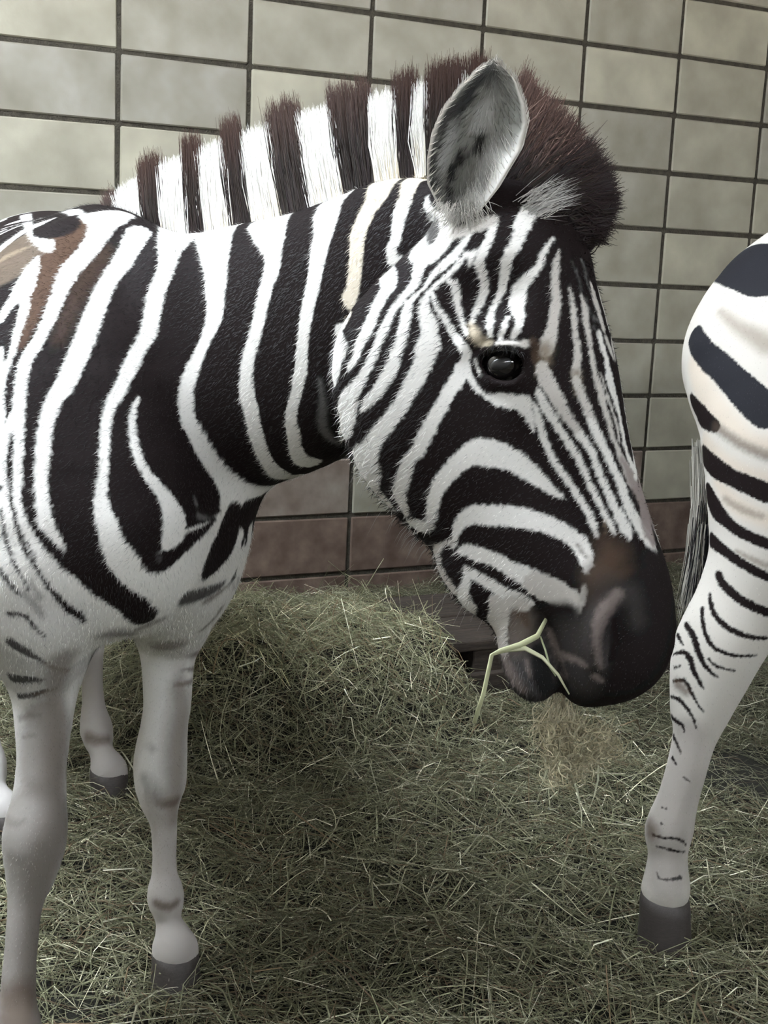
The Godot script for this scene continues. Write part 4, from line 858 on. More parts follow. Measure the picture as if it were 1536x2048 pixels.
	ear(z, [0.8052,1.2096,2.6001, 0.7947,1.2275,2.5909, 0.7891,1.2452,2.5842, 0.7896,1.2637,2.5804, 0.7930,1.2849,2.5774, 0.7999,1.3059,2.5762, 0.8121,1.3276,2.5775, 0.8251,1.3455,2.5800, 0.8349,1.3529,2.5832], [0.8212,1.2131,2.5959, 0.8331,1.2302,2.5980, 0.8419,1.2449,2.5992, 0.8489,1.2600,2.5993, 0.8572,1.2777,2.5995, 0.8626,1.3005,2.5972, 0.8612,1.3181,2.5926, 0.8560,1.3394,2.5853, 0.8453,1.3544,2.5766], Vector3(0.437,-0.194,-0.878), 0.03, 4)
	# mane: stiff upright hair along the crest, banded like the coat, with brown tips
	var h := Hairs.new()
	var roots := [0.5262,1.1801,1.9057, 0.5398,1.1634,1.9413, 0.5535,1.1605,1.9740, 0.5670,1.1631,2.0054, 0.5807,1.1657,2.0346, 0.5945,1.1710,2.0617, 0.6079,1.1761,2.0886, 0.6209,1.1812,2.1153, 0.6336,1.1868,2.1417, 0.6452,1.1924,2.1701, 0.6560,1.1977,2.1989, 0.6665,1.2035,2.2274, 0.6766,1.2111,2.2553, 0.6859,1.2184,2.2838, 0.6947,1.2256,2.3123, 0.7031,1.2329,2.3406, 0.7109,1.2404,2.3688, 0.7167,1.2476,2.4000, 0.7220,1.2544,2.4311, 0.7267,1.2598,2.4621, 0.7319,1.2627,2.4913, 0.7371,1.2657,2.5191, 0.7419,1.2693,2.5466, 0.7480,1.2727,2.5708, 0.7549,1.2748,2.5927, 0.7629,1.2771,2.6120]
	var tips := [0.5150,1.2262,1.8549, 0.5324,1.2598,1.8832, 0.5496,1.2803,1.9162, 0.5665,1.2942,1.9513, 0.5829,1.3077,1.9857, 0.5966,1.3162,2.0112, 0.6092,1.3235,2.0354, 0.6215,1.3307,2.0595, 0.6325,1.3364,2.0816, 0.6432,1.3420,2.1036, 0.6530,1.3474,2.1272, 0.6634,1.3528,2.1543, 0.6740,1.3583,2.1829, 0.6842,1.3636,2.2114, 0.6937,1.3686,2.2403, 0.7033,1.3724,2.2725, 0.7130,1.3753,2.3068, 0.7215,1.3779,2.3420, 0.7280,1.3798,2.3799, 0.7338,1.3815,2.4181, 0.7397,1.3833,2.4549, 0.7460,1.3853,2.4884, 0.7512,1.3874,2.5186, 0.7582,1.3894,2.5445, 0.7656,1.3893,2.5688, 0.7769,1.3901,2.5849]
	var tufts := [0.0233, 0.0849, 0.1342, 0.2000, 0.2438, 0.3164, 0.3740, 0.4562, 0.5356, 0.6205, 0.7110, 0.7740, 0.8178, 0.8507, 0.9411, 0.9548]
	var across := Vector3(0.264,-0.034,-0.456)
	var facing := Vector3(-0.437,0.194,0.878)
	for i in 15000:
		var t := rng.randf()
		var lat := rng.randfn(0.0, 0.5)
		lat = clampf(lat, -1.0, 1.0)
		var root := along(roots, t) + across * (lat * 0.02) - Vector3(0, 0.004 + 0.006 * lat * lat, 0)
		var tip := along(tips, t) + across * (lat * 0.010) + Vector3(rng.randfn(0, 0.0035), rng.randfn(0, 0.004), rng.randfn(0, 0.0035))
		var white := false
		var tt := t + rng.randfn(0.0, 0.0035)
		for k in range(0, tufts.size(), 2):
			if tt > tufts[k] and tt < tufts[k + 1]:
				white = true
		var len_ := rng.randf_range(0.88, 1.05) + 0.07 * lumps.get_noise_1d(t * 9000.0) + 0.05 * lumps.get_noise_1d(t * 30000.0 + 90.0)
		if white:
			len_ = rng.randf_range(0.68, 0.88)
		elif rng.randf() < 0.3:
			len_ *= rng.randf_range(0.6, 1.0)
		tip = root + (tip - root) * len_ + Vector3(0.899,0.049,0.436) * (0.006 * lumps.get_noise_1d(t * 14000.0 + 40.0))
		var mid := root.lerp(tip, 0.5) + Vector3(rng.randfn(0, 0.003), 0, rng.randfn(0, 0.003))
		var pts: Array[Vector3] = [root, root.lerp(mid, 0.5), mid, mid.lerp(tip, 0.5), tip]
		var g := rng.randf_range(0.8, 1.2)
		if white:
			var wc := Color(0.80, 0.78, 0.73) * g
			h.strand(pts, 0.0006, facing, Color(0.62, 0.53, 0.38) * g if rng.randf() < 0.3 else wc, wc, wc)
		else:
			h.strand(pts, 0.0006, facing, Color(0.028, 0.022, 0.02) * g, Color(0.028, 0.021, 0.018) * g, Color(0.058, 0.031, 0.023) * g)
	# forelock
	var froots := [0.7552,1.2668,2.6650, 0.7644,1.2615,2.6822, 0.7731,1.2484,2.7008, 0.7818,1.2328,2.7143, 0.7905,1.2174,2.7277, 0.7966,1.2020,2.7399, 0.8005,1.1891,2.7503]
	var ftips := [0.7820,1.3652,2.6566, 0.7915,1.3453,2.6771, 0.8112,1.3210,2.7037, 0.8284,1.2917,2.7301, 0.8435,1.2623,2.7498, 0.8458,1.2282,2.7642, 0.8264,1.1916,2.7683]
	for i in 9000:
		var t := rng.randf()
		var root := along(froots, t) + across * rng.randfn(0.0, 0.018) + Vector3(rng.randfn(0, 0.012), rng.randfn(0, 0.012), 0)
		var tip := along(ftips, t) + across * rng.randfn(0.0, 0.014) + Vector3(rng.randfn(0, 0.005), rng.randfn(0, 0.006), 0)
		tip = root + (tip - root) * (rng.randf_range(0.45, 1.04) if rng.randf() < 0.6 else rng.randf_range(0.9, 1.06)) * (1.0 + 0.09 * lumps.get_noise_1d(t * 8000.0 + 500.0))
		var mid := root.lerp(tip, 0.5) + Vector3(rng.randfn(0, 0.004), rng.randfn(0, 0.004) + 0.006, 0)
		var pts: Array[Vector3] = [root, root.lerp(mid, 0.5), mid, mid.lerp(tip, 0.5), tip]
		var g := rng.randf_range(0.75, 1.25)
		var brown := Color(0.085, 0.05, 0.04).lerp(Color(0.017, 0.011, 0.010), smoothstep(0.2, 0.62, t + rng.randfn(0, 0.08)))
		if t < 0.5 and rng.randf() < 0.12:
			brown = Color(0.20, 0.13, 0.11)
		h.strand(pts, 0.0007, facing, Color(0.022, 0.017, 0.016) * g, brown * g, brown * 1.1 * g)
	for i in 170:
		var root := Vector3(0.7411,1.2179,2.7577) + Vector3(0.041,0.980,-0.196) * rng.randfn(0.0, 0.007) + Vector3(0.899,0.049,0.436) * rng.randfn(0.0, 0.006)
		var tip := root + Vector3(0.0305,0.0189,0.0132) * rng.randf_range(0.6, 1.25) + Vector3(rng.randfn(0, 0.006), rng.randfn(0, 0.006), rng.randfn(0, 0.004))
		var mid := root.lerp(tip, 0.5) + facing * 0.006
		var pts: Array[Vector3] = [root, mid, tip]
		var wc := Color(0.46, 0.44, 0.41) * rng.randf_range(0.5, 1.2)
		h.strand(pts, 0.00035, facing, wc, wc, wc * 0.6)
	var mane := part("mane", h.mesh(), hair_mat(0.5), z, "stuff")
	mane.set_meta("label", "stiff banded mane with brown tips")
	# lashes, whiskers and the longer hair under the jaw
	var wh := Hairs.new()
	var lash := [0.6836,1.0677,2.7680, 0.6914,1.0772,2.7811, 0.7045,1.0794,2.7940, 0.7157,1.0725,2.8011]
	for i in 60:
		var t := rng.randf()
		var a := along(lash, t)
		var o := Vector3(-0.630,0.096,0.771) * 0.012 - Vector3(0, 0.006, 0) + Vector3(rng.randfn(0, 0.003), rng.randfn(0, 0.003), 0)
		var pts: Array[Vector3] = [a, a + o * 0.6 + Vector3(0, 0.001, 0), a + o * 1.1]
		wh.strand(pts, 0.00025, facing, Color(0.01, 0.009, 0.009), Color(0.01, 0.009, 0.009), Color(0.02, 0.02, 0.02))
	var chin := [0.7224,0.7889,2.7658, 0.6960,0.8035,2.7495, 0.6682,0.8421,2.7271, 0.6402,0.8753,2.7059, 0.6115,0.9037,2.6739, 0.5979,0.9497,2.6456]
	for i in 34:
		var t := rng.randf()
		var a := along(chin, t)
		var o := (away + Vector3(0, -0.4, 0) + Vector3(rng.randfn(0, 0.25), rng.randfn(0, 0.25), rng.randfn(0, 0.25))).normalized() * rng.randf_range(0.012, 0.035)
		var pts: Array[Vector3] = [a, a + o * 0.5, a + o + Vector3(0, -0.006, 0)]
		wh.strand(pts, 0.00022, facing, Color(0.3, 0.29, 0.27), Color(0.3, 0.29, 0.27), Color(0.25, 0.24, 0.22))
	part("whiskers", wh.mesh(), hair_mat(0.4), z, "stuff")

# the shell of an ear from its two edges, hollow towards the viewer's side, with hair inside
func ear(parent: Node3D, left: Array, right: Array, open: Vector3, deep: float, sd: int) -> void:
	var st := SurfaceTool.new()
	st.begin(Mesh.PRIMITIVE_TRIANGLES)
	st.set_smooth_group(0)
	var rows := 28
	var cols := 18
	var grid: Array = []
	var backs: Array = []
	var shade: Array = []
	var blot := FastNoiseLite.new()
	blot.seed = sd
	blot.frequency = 38.0
	for i in rows + 1:
		var t := float(i) / rows
		var a := along(left, t)
		var b := along(right, t)
		var row: Array[Vector3] = []
		var brow: Array[Vector3] = []
		var crow: Array[Color] = []
		var cup := deep * sin(PI * clampf(t * 0.92 + 0.08, 0.0, 1.0)) * clampf(a.distance_to(b) / 0.07, 0.0, 1.0)
		for j in cols + 1:
			var v := float(j) / cols * 2.0 - 1.0
			var p := a.lerp(b, (v + 1.0) * 0.5) - open * (cup * (1.0 - v * v))
			row.append(p)
			brow.append(p - open * (0.005 * (1.0 - pow(absf(v), 6.0)) + 0.001))
			var k := blot.get_noise_3dv(p)
			var c := Color(0.14, 0.138, 0.122).lerp(Color(0.21, 0.205, 0.185), smoothstep(-0.3, 0.4, k))
			for q: Array in [[0.72, -0.62, 0.20, 0.26, 0.035], [0.88, -0.1, 0.07, 0.5, 0.07], [0.42, -0.78, 0.3, 0.16, 0.04], [0.68, 0.05, 0.13, 0.32, 0.36], [0.42, 0.5, 0.16, 0.34, 0.34], [0.46, -0.55, 0.16, 0.2, 0.27], [0.16, -0.45, 0.12, 0.3, 0.12], [0.53, 0.16, 0.07, 0.2, 0.02], [0.45, -0.16, 0.06, 0.22, 0.016], [0.36, -0.28, 0.11, 0.16, 0.014], [0.24, -0.34, 0.09, 0.14, 0.016], [0.33, 0.86, 0.24, 0.17, 0.58], [0.14, 0.5, 0.12, 0.5, 0.5]]:
				var e := Vector2((t - q[0]) / q[2], (v - q[1]) / q[3]).length() + k * 0.7
				c = c.lerp(Color(q[4], q[4] * 0.98, q[4] * 0.92), 1.0 - smoothstep(0.45, 1.15, e))
			c = c.lerp(Color(0.62, 0.58, 0.52), smoothstep(0.92, 0.99, absf(v)))
			c = c.lerp(Color(0.62, 0.58, 0.52), smoothstep(0.93, 1.0, t))
			crow.append(c)
		grid.append(row)
		backs.append(brow)
		shade.append(crow)
	for i in rows:
		for j in cols:
			for q: Vector2i in [Vector2i(0, 0), Vector2i(1, 0), Vector2i(1, 1), Vector2i(0, 0), Vector2i(1, 1), Vector2i(0, 1)]:
				st.set_color(shade[i + q.x][j + q.y])
				st.add_vertex(grid[i + q.x][j + q.y])
	for i in rows:
		for j in cols:
			for q: Vector2i in [Vector2i(0, 0), Vector2i(1, 1), Vector2i(1, 0), Vector2i(0, 0), Vector2i(0, 1), Vector2i(1, 1)]:
				var t := float(i + q.x) / rows
				st.set_color(Color(0.03, 0.026, 0.024) if (t > 0.35 and t < 0.62) or t > 0.86 else Color(0.7, 0.67, 0.62))
				st.add_vertex(backs[i + q.x][j + q.y])
	for i in rows:
		for j: int in [0, cols]:
			var quad: Array[Vector3] = [grid[i][j], grid[i + 1][j], backs[i + 1][j], backs[i][j]]
			for q: int in ([0, 1, 2, 0, 2, 3] if j > 0 else [0, 2, 1, 0, 3, 2]):
				st.set_color(Color(0.66, 0.63, 0.58))
				st.add_vertex(quad[q])
	st.generate_normals()
	var m := hide_mat()
	m.cull_mode = BaseMaterial3D.CULL_DISABLED
	var shell := part("ear", st.commit(), m, parent)
	var h := Hairs.new()
	var r := RandomNumberGenerator.new()
	r.seed = sd
	for k in 1500:
		var t := r.randf()
		var v := r.randf_range(-0.96, 0.96)
		var i := int(t * rows)
		var j := int((v + 1.0) * 0.5 * cols)
		var p: Vector3 = grid[i][j]
		var tipward := (along(left, 1.0) - p).normalized()
		var inward := (along(left, t).lerp(along(right, t), 0.5) - p)
		var d := (tipward * 0.7 + inward.normalized() * 0.5 + open * r.randf_range(0.25, 0.8) + Vector3(r.randfn(0, 0.25), r.randfn(0, 0.25), r.randfn(0, 0.25))).normalized()
		var l := r.randf_range(0.005, 0.013)
		if v > 0.1 and t < 0.6:
			l *= 1.5
		var c: Color = shade[i][j] * r.randf_range(0.8, 1.5)
		var pts: Array[Vector3] = [p, p + d * l * 0.5, p + d * l + tipward * l * 0.2]
		h.strand(pts, 0.00035, open, c, c, c)
	for k in 900:                                   # the pale rim
		var t := r.randf()
		var lefty := r.randf() < 0.5
		var p := along(left if lefty else right, t)
		var outw := (p - along(left, t).lerp(along(right, t), 0.5)).normalized()
		var d := (outw * 0.5 + open * 0.5 + (along(left, 1.0) - p).normalized() * 0.8).normalized()
		var l := r.randf_range(0.003, 0.007)
		var c := Color(0.62, 0.59, 0.54) * r.randf_range(0.8, 1.15)
		var pts: Array[Vector3] = [p, p + d * l * 0.5, p + d * l]
		h.strand(pts, 0.0003, open, c, c, c)
	for k in 330:                                   # longer fur round the foot of the ear
		var v := r.randf()
		var p := along(left, 0.02 + 0.14 * r.randf()).lerp(along(right, 0.02 + 0.14 * r.randf()), v)
		var down := (along(left, 0.0) - along(left, 1.0)).normalized()
		var d := (down * 0.7 + (along(right, 0.1) - along(left, 0.1)).normalized() * (v - 0.5) * 1.1 + open * r.randf_range(0.05, 0.3) + Vector3(r.randfn(0, 0.2), r.randfn(0, 0.2), r.randfn(0, 0.2))).normalized()
		var l := r.randf_range(0.010, 0.024)
		var c := Color(0.66, 0.63, 0.58).lerp(Color(0.36, 0.34, 0.30), smoothstep(0.25, 0.7, v)) * r.randf_range(0.6, 1.15)
		var pts: Array[Vector3] = [p, p + d * l * 0.5 + open * 0.002, p + d * l]
		h.strand(pts, 0.0003, open, c, c, c)
	var fluff := part("ear_hair", h.mesh(), hair_mat(0.6), shell, "stuff")
	fluff.position = Vector3.ZERO

func second_zebra() -> void:
	var g := Flesh.new()
	# trunk
	g.chain(0, 0.05, 3, [1.6773,1.0042,2.1911,0.1966,0.95, 1.7638,1.0345,2.1706,0.2262,0.95, 1.9180,1.0472,2.1875,0.2772,0.90, 2.2563,1.0282,2.2460,0.3080,0.90, 2.7272,1.0416,2.3406,0.3027,0.80, 3.0920,1.0838,2.4216,0.2391,0.70], [Vector3(-0.445,0.000,0.895)])
	# croup
	g.chain(0, 0.05, 3, [1.6348,1.0322,2.1638,0.1328,1.00, 1.6808,1.0867,2.1746,0.1506,1.00, 1.8093,1.1604,2.1539,0.1363,1.00], [Vector3(-0.445,0.000,0.895)])
	# thigh
	g.chain(0, 0.06, 3, [1.6326,0.9873,2.2410,0.1898,0.70, 1.5935,0.8988,2.2866,0.1610,0.75, 1.5613,0.7915,2.3057,0.1265,0.75, 1.5309,0.6992,2.3110,0.0944,0.80, 1.5043,0.6207,2.3038,0.0822,0.80, 1.4694,0.5484,2.3024,0.0729,0.80, 1.4530,0.4961,2.3001,0.0645,0.80, 1.4395,0.4396,2.3002,0.0511,0.85, 1.4265,0.3787,2.3015,0.0367,0.95, 1.4134,0.3175,2.3028,0.0342,1.00, 1.4024,0.2688,2.3024,0.0351,1.00, 1.3912,0.2198,2.3020,0.0412,1.00, 1.3882,0.1861,2.3080,0.0335,1.00, 1.3853,0.1524,2.3140,0.0361,1.00, 1.3826,0.1245,2.3188,0.0412,1.00, 1.3806,0.1152,2.3199,0.0412,1.00], [Vector3(-0.445,0.000,0.895)])
	# hock
	g.chain(0, 0.02, 3, [1.4652,0.5937,2.2903,0.0508,0.70, 1.4218,0.5540,2.2775,0.0288,0.70, 1.4069,0.5077,2.2803,0.0220,0.80, 1.4132,0.4298,2.2893,0.0221,0.80], [Vector3(-0.445,0.000,0.895)])
	# far hind leg
	g.chain(0, 0.05, 3, [2.0630,0.9873,2.1830,0.1725,0.70, 2.0239,0.8988,2.2287,0.1610,0.75, 1.9917,0.7915,2.2478,0.1265,0.75, 1.9613,0.6992,2.2531,0.0944,0.80, 1.9347,0.6207,2.2458,0.0822,0.80, 1.8997,0.5484,2.2444,0.0729,0.80, 1.8834,0.4961,2.2422,0.0645,0.80, 1.8699,0.4396,2.2423,0.0511,0.85, 1.8569,0.3787,2.2436,0.0367,0.95, 1.8438,0.3175,2.2449,0.0342,1.00, 1.8327,0.2688,2.2445,0.0351,1.00, 1.8216,0.2198,2.2440,0.0412,1.00, 1.8186,0.1861,2.2500,0.0335,1.00, 1.8187,0.1525,2.2575,0.0361,1.00, 1.8187,0.1148,2.2658,0.0429,1.00], [Vector3(-0.445,0.000,0.895)])
	g.mesh(0.009)
	g.relax(2)
	g.bases = [COAT_PALE]
	g.hoop(COAT_SLATEBLACK, Vector3(1.796,1.035,2.175), Vector3(-0.445,0.000,0.895), 0.235, 0.9, 0.022, Vector3(-0.144,-0.000,-0.070), 15.0, 345.0)
	g.hoop(COAT_SLATEBLACK, Vector3(1.895,1.033,2.193), Vector3(-0.445,0.000,0.895), 0.262, 0.9, 0.022, Vector3(-0.131,-0.000,-0.063), 15.0, 345.0)
	g.hoop(COAT_SLATEBLACK, Vector3(1.997,1.030,2.212), Vector3(-0.445,0.000,0.895), 0.262, 0.9, 0.022, Vector3(-0.118,-0.000,-0.057), 15.0, 345.0)
	g.hoop(COAT_SLATEBLACK, Vector3(2.100,1.027,2.232), Vector3(-0.445,0.000,0.895), 0.262, 0.9, 0.022, Vector3(-0.105,-0.000,-0.051), 15.0, 345.0)
	g.hoop(COAT_SLATEBLACK, Vector3(2.205,1.025,2.253), Vector3(-0.445,0.000,0.895), 0.262, 0.9, 0.022, Vector3(-0.091,-0.000,-0.044), 15.0, 345.0)
	g.hoop(COAT_SLATEBLACK, Vector3(2.312,1.022,2.275), Vector3(-0.445,0.000,0.895), 0.262, 0.9, 0.022, Vector3(-0.078,-0.000,-0.038), 15.0, 345.0)
	g.hoop(COAT_SLATEBLACK, Vector3(2.421,1.019,2.298), Vector3(-0.445,0.000,0.895), 0.262, 0.9, 0.022, Vector3(-0.065,-0.000,-0.032), 15.0, 345.0)
	g.hoop(COAT_SLATEBLACK, Vector3(2.531,1.016,2.322), Vector3(-0.445,0.000,0.895), 0.262, 0.9, 0.022, Vector3(-0.052,-0.000,-0.025), 15.0, 345.0)
	g.hoop(COAT_SLATEBLACK, Vector3(2.644,1.014,2.346), Vector3(-0.445,0.000,0.895), 0.262, 0.9, 0.022, Vector3(-0.039,-0.000,-0.019), 15.0, 345.0)
	g.hoop(COAT_SLATEBLACK, Vector3(2.758,1.011,2.372), Vector3(-0.445,0.000,0.895), 0.262, 0.9, 0.022, Vector3(-0.026,-0.000,-0.013), 15.0, 345.0)
	g.hoop(COAT_SLATEBLACK, Vector3(2.874,1.008,2.398), Vector3(-0.445,0.000,0.895), 0.262, 0.9, 0.022, Vector3(-0.013,-0.000,-0.006), 15.0, 345.0)
	g.stroke(COAT_DIRTSHADE2, [1.397,0.398,2.319,0.0328, 1.390,0.350,2.319,0.0313, 1.382,0.309,2.320,0.0395, 1.369,0.263,2.322,0.0381, 1.362,0.228,2.329,0.0416, 1.363,0.186,2.331,0.0364, 1.360,0.153,2.342,0.0356])
	g.stroke(COAT_PEACH, [1.451,1.001,2.179,0.0268, 1.443,0.959,2.226,0.0294, 1.442,0.927,2.280,0.0239, 1.455,0.898,2.326,0.0190, 1.472,0.892,2.351,0.0189])
	g.stroke(COAT_PEACH, [1.441,0.882,2.239,0.0191, 1.439,0.861,2.293,0.0139, 1.455,0.848,2.333,0.0128, 1.473,0.842,2.358,0.0127])
	g.stroke(COAT_PEACH, [1.438,0.820,2.281,0.0130, 1.447,0.791,2.323,0.0168, 1.477,0.772,2.365,0.0159])
	g.stroke(COAT_SLATEBLACK, [1.563,1.180,2.120,0.0452, 1.548,1.178,2.178,0.0565, 1.543,1.166,2.228,0.0547])
	g.stroke(COAT_DUN2, [1.480,1.098,2.198,0.0099, 1.478,1.078,2.244,0.0146, 1.486,1.065,2.275,0.0176, 1.497,1.051,2.300,0.0207])
	g.stroke(COAT_SLATEBLACK, [1.461,1.052,2.158,0.0222, 1.453,1.026,2.203,0.0244, 1.452,1.007,2.247,0.0243, 1.457,0.985,2.282,0.0264, 1.467,0.961,2.317,0.0293, 1.476,0.947,2.336,0.0299])
	g.stroke(COAT_BLACK, [1.454,0.944,2.178,0.0147, 1.442,0.923,2.222,0.0201, 1.438,0.912,2.263,0.0109])
	g.stroke(COAT_UMBER2, [1.438,0.912,2.263,0.0109, 1.441,0.900,2.295,0.0101, 1.451,0.888,2.323,0.0099, 1.472,0.877,2.354,0.0110])
	g.stroke(COAT_BLACK, [1.445,0.858,2.233,0.0188, 1.438,0.845,2.273,0.0192, 1.443,0.834,2.308,0.0152, 1.456,0.826,2.336,0.0161, 1.475,0.817,2.360,0.0175])
	g.stroke(COAT_DUN2, [1.441,0.797,2.301,0.0070, 1.453,0.784,2.336,0.0080, 1.471,0.778,2.359,0.0064])
	g.stroke(COAT_BLACK, [1.445,0.798,2.254,0.0181, 1.439,0.777,2.281,0.0182, 1.441,0.762,2.306,0.0119, 1.448,0.750,2.329,0.0101, 1.463,0.741,2.351,0.0098, 1.479,0.734,2.368,0.0096])
	g.stroke(COAT_DUN2, [1.449,0.715,2.333,0.0049, 1.469,0.703,2.359,0.0065, 1.482,0.698,2.370,0.0065])
	g.stroke(COAT_BLACK, [1.444,0.722,2.274,0.0140, 1.442,0.711,2.313,0.0098, 1.453,0.697,2.341,0.0083, 1.485,0.679,2.370,0.0081])
	g.stroke(COAT_BLACK, [1.436,0.670,2.309,0.0083, 1.437,0.659,2.319,0.0077, 1.442,0.649,2.332,0.0082, 1.459,0.633,2.352,0.0081, 1.494,0.618,2.369,0.0081])
	g.stroke(COAT_BLACK, [1.426,0.636,2.304,0.0035, 1.424,0.610,2.320,0.0049, 1.433,0.592,2.341,0.0056, 1.460,0.578,2.359,0.0049, 1.501,0.572,2.367,0.0036])
	g.stroke(COAT_BLACK, [1.415,0.612,2.301,0.0036, 1.411,0.583,2.315,0.0045, 1.416,0.557,2.333,0.0041, 1.433,0.547,2.348,0.0036, 1.457,0.543,2.359,0.0032, 1.487,0.543,2.363,0.0020])
	g.stroke(COAT_BLACK, [1.400,0.581,2.283,0.0055, 1.401,0.564,2.305,0.0064, 1.402,0.544,2.317,0.0062, 1.407,0.526,2.328,0.0048, 1.417,0.511,2.338,0.0034, 1.427,0.505,2.345,0.0014])
	g.stroke(COAT_BLACK, [1.413,0.534,2.333,0.0027, 1.424,0.523,2.343,0.0030, 1.451,0.517,2.356,0.0018])
	g.stroke(COAT_BLACK, [1.393,0.559,2.273,0.0046, 1.392,0.548,2.290,0.0022])
	g.stroke(COAT_BLACK, [1.386,0.527,2.275,0.0027, 1.392,0.536,2.295,0.0047, 1.395,0.528,2.307,0.0063, 1.398,0.510,2.316,0.0050, 1.404,0.492,2.327,0.0037, 1.409,0.482,2.332,0.0013])
	g.stroke(COAT_BLACK, [1.384,0.506,2.283,0.0032, 1.388,0.512,2.294,0.0021])
	g.stroke(COAT_BLACK, [1.384,0.482,2.284,0.0027, 1.390,0.490,2.304,0.0044, 1.395,0.476,2.315,0.0040, 1.404,0.455,2.327,0.0024, 1.413,0.442,2.334,0.0010])
	g.stroke(COAT_BLACK, [1.386,0.453,2.278,0.0028, 1.387,0.455,2.298,0.0042, 1.395,0.441,2.316,0.0036, 1.401,0.427,2.325,0.0028, 1.405,0.412,2.328,0.0013])
	g.stroke(COAT_BLACK, [1.390,0.417,2.284,0.0058, 1.392,0.412,2.308,0.0035, 1.394,0.400,2.313,0.0015])
	g.stroke(COAT_BLACK, [1.393,0.385,2.288,0.0051, 1.390,0.373,2.306,0.0030, 1.391,0.364,2.313,0.0013])
	g.stroke(COAT_BLACK, [1.385,0.351,2.299,0.0037, 1.384,0.344,2.311,0.0016])
	g.stroke(COAT_SOFT, [1.391,0.326,2.327,0.0024, 1.400,0.319,2.333,0.0017])
	g.stroke(COAT_SOFT, [1.365,0.268,2.309,0.0022, 1.369,0.269,2.317,0.0016])
	g.stroke(COAT_SOFT, [1.359,0.244,2.318,0.0024, 1.360,0.244,2.321,0.0017])
	g.stroke(COAT_BLACK, [1.351,0.220,2.308,0.0025, 1.361,0.222,2.329,0.0026, 1.380,0.223,2.341,0.0025, 1.398,0.209,2.341,0.0024])
	g.stroke(COAT_BLACK, [1.353,0.203,2.317,0.0016, 1.369,0.203,2.336,0.0025, 1.396,0.196,2.340,0.0021])
	g.stroke(COAT_SOFT, [1.352,0.158,2.328,0.0021, 1.352,0.152,2.334,0.0021, 1.366,0.154,2.347,0.0023, 1.384,0.156,2.350,0.0043])
	g.stroke(COAT_UMBER, [1.352,0.231,2.293,0.0154, 1.351,0.225,2.302,0.0195])
	g.stroke(COAT_UMBER, [1.386,0.480,2.295,0.0121, 1.392,0.471,2.309,0.0090])
	g.paint(0, 0.08)
	g.refine(0.006, 0.08)
	g.refine(0.003, 0.08)
	var z := thing("zebra", "zebra standing at the right edge, only its rump and hind leg in view", "zebra", Vector3(1.796,0.000,2.186))
	part("body", g.surface(), hide_mat(), z)
	var hairs := hide_hair(g, 45000, 8, func(_p: Vector3) -> Vector3: return Vector3(0.1, -1, 0),
		func(p: Vector3) -> float: return 0.0 if p.y < 0.12 or not in_view(p.x, p.z) else 0.004)
	many("coat_hair", hair_shape(), hair_mat(0.55), hairs, z)
	var horn := rough_mat(Color(0.235, 0.215, 0.205), Color(0.31, 0.285, 0.275), 0.02, Vector3(8, 30, 8), 0.6, 130, 3.0)
	part("hoof", hoof(Vector3(1.379,0.112,2.320), 0.0430, Vector3(1.380,0.000,2.332), 0.0500, Vector3(0.061,0.000,0.998)), horn, z)
	part("hoof", hoof(Vector3(1.809,0.112,2.262), 0.0410, Vector3(1.810,0.000,2.274), 0.0500, Vector3(0.061,0.000,0.998)), horn, z)
	var h := Hairs.new()
	var top := [1.5472,0.8573,2.0906, 1.5720,0.8598,2.0796, 1.5852,0.8606,2.0860]
	var end := [1.4986,0.5559,2.1559, 1.5304,0.5375,2.1530, 1.5593,0.5648,2.1613]
	for i in 2600:
		var t := rng.randf()
		var a := along(top, t) + Vector3(rng.randfn(0, 0.006), rng.randfn(0, 0.01), rng.randfn(0, 0.006))
		var b := along(end, t) + Vector3(rng.randfn(0, 0.008), rng.randfn(0, 0.02), rng.randfn(0, 0.008))
		var u := rng.randf() * 0.62
		var v := minf(1.0, u + 0.3 + 0.25 * rng.randf())
		var pts: Array[Vector3] = []
		for k in 4:
			var w := lerpf(u, v, k / 3.0)
			pts.append(a.lerp(b, w) + Vector3(0.899,0.049,0.436) * (0.012 * sin(w * 3.0) + rng.randfn(0, 0.001)))
		var dark := smoothstep(0.34, 0.52, (u + v) * 0.5 + (t - 0.5) * 0.4 + rng.randfn(0, 0.05))
		if t < 0.25 and rng.randf() < 0.5:
			dark = 0.15
		var c := Color(0.50, 0.47, 0.41).lerp(Color(0.016, 0.015, 0.017), dark) * rng.randf_range(0.7, 1.2)
		h.strand(pts, 0.0009, Vector3(-0.437,0.194,0.878), c, c, c)
	part("tail", h.mesh(), hair_mat(0.5), z, "stuff")

